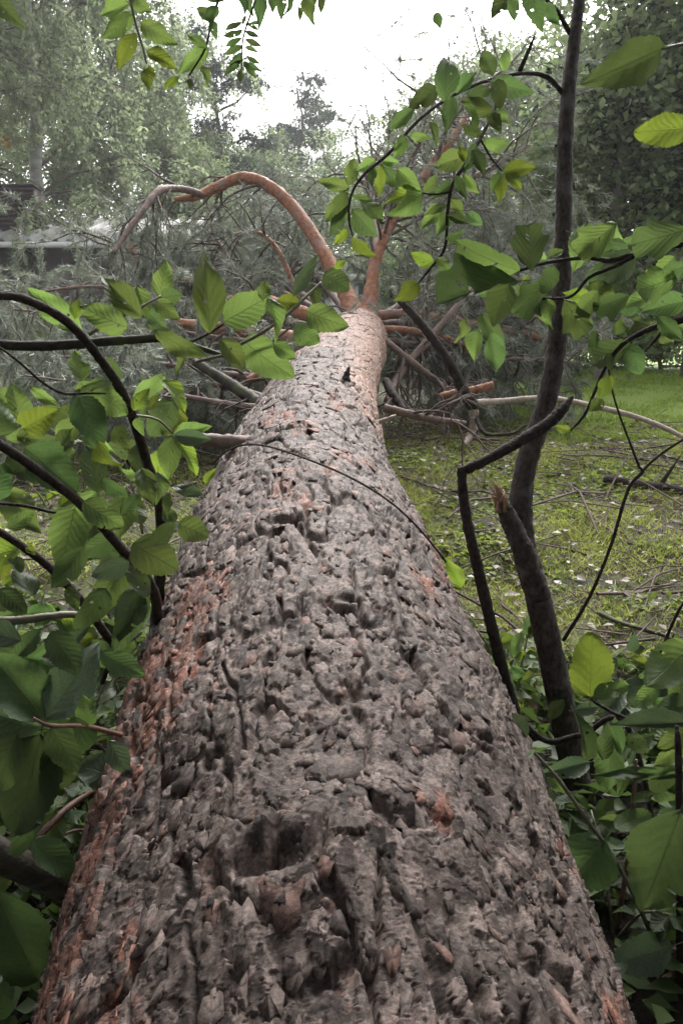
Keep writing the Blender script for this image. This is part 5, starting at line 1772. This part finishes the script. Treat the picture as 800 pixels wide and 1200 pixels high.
# two pale trunks at the back of the lawn
for (x, d, r, lab) in ((698, 10.0, .085, "pale grey tree trunk standing on the lawn left of the bright bush"), (797, 10.6, .075, "pale tree trunk standing on the lawn at the right edge")):
    X = (x - 400) / FPX * d
    z = float(ground_z(X, d))
    e = empty("slim_tree", (X, d, z), lab, "tree")
    t = Tubes()
    P = np.column_stack([np.linspace(0, .12, 20), np.zeros(20), np.linspace(-.05, 3.4, 20)])
    t.add(P, np.linspace(r, r * .6, 20), 10, True, .04, int(x))
    link("trunk", t.mesh("trunk", M['pale_trunk']), e)
    tb = Tubes()
    g = np.random.default_rng(int(x))
    C = []
    for i in range(60):
        b = P[int(g.integers(8, 20))]
        q = b + unit(g.normal(size=3) + np.array([0, 0, .4])) * g.uniform(.5, 1.3)
        tb.add(np.array([b, (b + q) / 2 + g.normal(size=3) * .06, q]), [.02, .012, .004], 5, False)
        C.append(q + g.normal(size=(160, 3)) * .28)
    tag(link("limbs", tb.mesh("limbs", M['tree_bark']), e), kind="stuff")
    C = np.concatenate(C)
    m = len(C)
    tag(link("crown", leaf_quads(C, rand_dir(g, m, -.3, .6), rand_dir(g, m, .8, .8), g.uniform(.08, .13, m), g.uniform(.02, .04, m), (0, 0, 0), "crown", M['tree_leaf']), e), kind="stuff")

# young tree with rust-coloured shoots at the left edge
d = 17.0
X = (14 - 400) / FPX * d
z = float(ground_z(X, d))
e = empty("young_tree", (X, d, z), "thin young tree with rust-yellow leaves at its tip, left edge", "tree")
t = Tubes()
P = np.column_stack([np.linspace(0, .05, 14), np.zeros(14), np.linspace(-.05, 5.0, 14)])
t.add(P, np.linspace(.06, .02, 14), 7, True, .05, 5)
link("trunk", t.mesh("trunk", M['dark_bark']), e)
g = np.random.default_rng(8)
tb = Tubes()
Cr, Cg = [], []
for i in range(30):
    f = g.uniform(.6, 1)
    b = P[int(f * 13)]
    q = b + unit(np.array([g.normal(), g.normal(), .35])) * g.uniform(.3, .9)
    tb.add(np.array([b, (b + q) / 2, q]), [.008, .005, .003], 4, False)
    (Cr if f > .88 else Cg).append(q + g.normal(size=(40, 3)) * .10)
Cr.append(P[-1] + g.normal(size=(130, 3)) * np.array([.42, .25, .12]))
tag(link("limbs", tb.mesh("limbs", M['dark_bark']), e), kind="stuff")
for nm, cc, mk in (("rust_leaves", Cr, 'rust_leaf'), ("green_leaves", Cg, 'tree_leaf')):
    C = np.concatenate(cc)
    m = len(C)
    tag(link(nm, leaf_quads(C, rand_dir(g, m, -.3, .6), rand_dir(g, m, .8, .8), g.uniform(.06, .11, m), g.uniform(.02, .03, m), (0, 0, 0), nm, M[mk]), e), kind="stuff")


# ------------------------------------------------------------------ houses behind the crown
def box(x0, x1, y0, y1, z0, z1):
    V = np.array([(x, y, z) for z in (z0, z1) for y in (y0, y1) for x in (x0, x1)], float)
    F = np.array([(0, 2, 3, 1), (4, 5, 7, 6), (0, 1, 5, 4), (2, 6, 7, 3), (0, 4, 6, 2), (1, 3, 7, 5)])
    return V, F


def box_part(name, b, mat, parent):
    V, F = box(*b)
    return link(name, new_mesh(name, V, F, None, mat), parent)


M['brown_board'] = mat_simple("brown_boards", (0.070, 0.042, 0.040), (0.045, 0.028, 0.028), 14, .6, .4, .2, .004, (0.3, 1, 6))
M['plaster'] = mat_simple("grey_wall", (0.10, 0.082, 0.076), (0.066, 0.054, 0.052), 5, .8, .3, .2, .004)
M['roofing'] = mat_simple("corrugated_sheet", (0.44, 0.43, 0.42), (0.32, 0.31, 0.30), 3, .5, .4, .1, .004, c3=(0.22, 0.21, 0.19))
M['white_trim'] = mat_simple("white_trim", (0.72, 0.72, 0.72), (0.62, 0.62, 0.62), 5, .6, .3, .1, .002)
n = NT("window_glass")
M['glass'] = n.done(n.principled((0.03, 0.035, 0.04), 0.06, 0.8))

# low house with a corrugated roof and a brown boarded hut on top of its left end
hd = 14.0
hx = lambda x: (x - 400) / FPX * hd
hz = lambda y: CAM_H + (400 - y) / FPX * hd * 1.02
house = empty("house", (hx(110), hd, float(ground_z(hx(110), hd))), "low dark house with a pale corrugated roof and a brown boarded top, behind the needles", "house")
zb = -0.05
z0 = house.location.z
eave, ridge = hz(292) - z0, hz(248) - z0
xl, xr = hx(-90) - house.location.x, hx(232) - house.location.x
box_part("wall", (xl, xr, 0.25, 5.0, zb, eave), M['plaster'], house)
wv = np.linspace(xl - .15, xr + .2, 420)
yy = np.array([-0.15, 2.6, 5.35])
zr = np.array([eave - .03, ridge, eave - .03])
X, YI = np.meshgrid(wv, np.arange(3))
Zr = zr[YI] + 0.045 * np.sin(X * 2 * np.pi / 0.22)
top = np.stack([X, yy[YI], Zr + .02], -1)
bot = np.stack([X, yy[YI], Zr - .02], -1)
idx = np.arange(X.size).reshape(X.shape)
q1 = np.stack([idx[:-1, :-1], idx[:-1, 1:], idx[1:, 1:], idx[1:, :-1]], -1).reshape(-1, 4)
q2 = q1[:, ::-1] + X.size
e1 = np.stack([idx[0, 1:], idx[0, :-1], idx[0, :-1] + X.size, idx[0, 1:] + X.size], -1)
link("roof", new_mesh("roof", np.vstack([top.reshape(-1, 3), bot.reshape(-1, 3)]), np.vstack([q1, q2, e1]), None, M['roofing'], False), house)
box_part("gutter", (xl - .15, xr + .2, -0.26, -0.16, eave - .14, eave - .05), M['white_trim'], house)
for wx in (-60, 170):
    a = hx(wx) - house.location.x
    f = box_part("window", (a, a + 1.0, 0.20, 0.28, eave - 1.35, eave - .35), M['white_trim'], house)
    box_part("pane", (a + .07, a + .93, 0.185, 0.199, eave - 1.28, eave - .42), M['glass'], f)
bx0, bx1 = hx(-90) - house.location.x, hx(38) - house.location.x
bz0, bz1 = hz(268) - z0, hz(226) - z0
hut = box_part("boarded_top", (bx0, bx1, 0.9, 1.3, bz0 - .6, bz1), M['brown_board'], house)
nb = 9
for i in range(nb):
    h = (bz1 - bz0 + .1) / nb
    za = bz0 - .1 + i * h
    box_part("board", (bx0 - .01, bx1 + .012, 0.875 - .006 * (i % 2), 0.898, za, za + h * .86), M['brown_board'], hut)
box_part("flat_roof", (bx0 - .02, bx1 + .02, 0.86, 1.32, bz1, bz1 + .035), M['brown_board'], hut)

# grey shed seen through the branches behind the fork
sd = 10.5
shx = lambda x: (x - 400) / FPX * sd
shed = empty("shed", (shx(410), sd, float(ground_z(shx(410), sd))), "low blue-grey shed with white fascia glimpsed behind the fork of the pine", "shed")
s0 = shed.location.z
shz = lambda y: CAM_H + (400 - y) / FPX * sd * 1.02 - s0
M['blue_wall'] = mat_simple("blue_grey_wall", (0.13, 0.14, 0.17), (0.09, 0.10, 0.12), 8, .6, .4, .1, .003)
box_part("wall", (-1.5, 0.2, 0, 2.2, -.05, shz(334)), M['blue_wall'], shed)
box_part("fascia", (-1.58, 0.28, -.12, -.06, shz(334), shz(329)), M['white_trim'], shed)
box_part("roof", (-1.6, 0.3, -.055, 2.3, shz(333), shz(328)), M['roofing'], shed)
w = box_part("window", (-1.25, -.55, -.03, .02, shz(362), shz(340)), M['white_trim'], shed)
box_part("pane", (-1.2, -.6, -.045, -.031, shz(360), shz(342)), M['glass'], w)
w = box_part("door", (-0.45, 0.1, -.03, .02, -.04, shz(340)), M['white_trim'], shed)
box_part("handle", (-0.02, 0.03, -.07, -.031, .9, 1.0), M['dark_bark'], w)

# ------------------------------------------------------------------ damp air
def build_haze():
    V, F = box(-75, 75, -28, 115, -6.0, 26.0)
    n = NT("haze_air")
    v = n.n("VolumePrincipled")
    v.inputs["Color"].default_value = (0.93, 0.95, 1.0, 1)
    v.inputs["Density"].default_value = 0.0017
    v.inputs["Anisotropy"].default_value = 0.35
    n.l(v.outputs[0], n.out.inputs["Volume"])
    tag(link("haze", new_mesh("haze", V, F, None, n.m)), "thin pale haze hanging between the trees", "haze", None, "stuff")


build_haze()
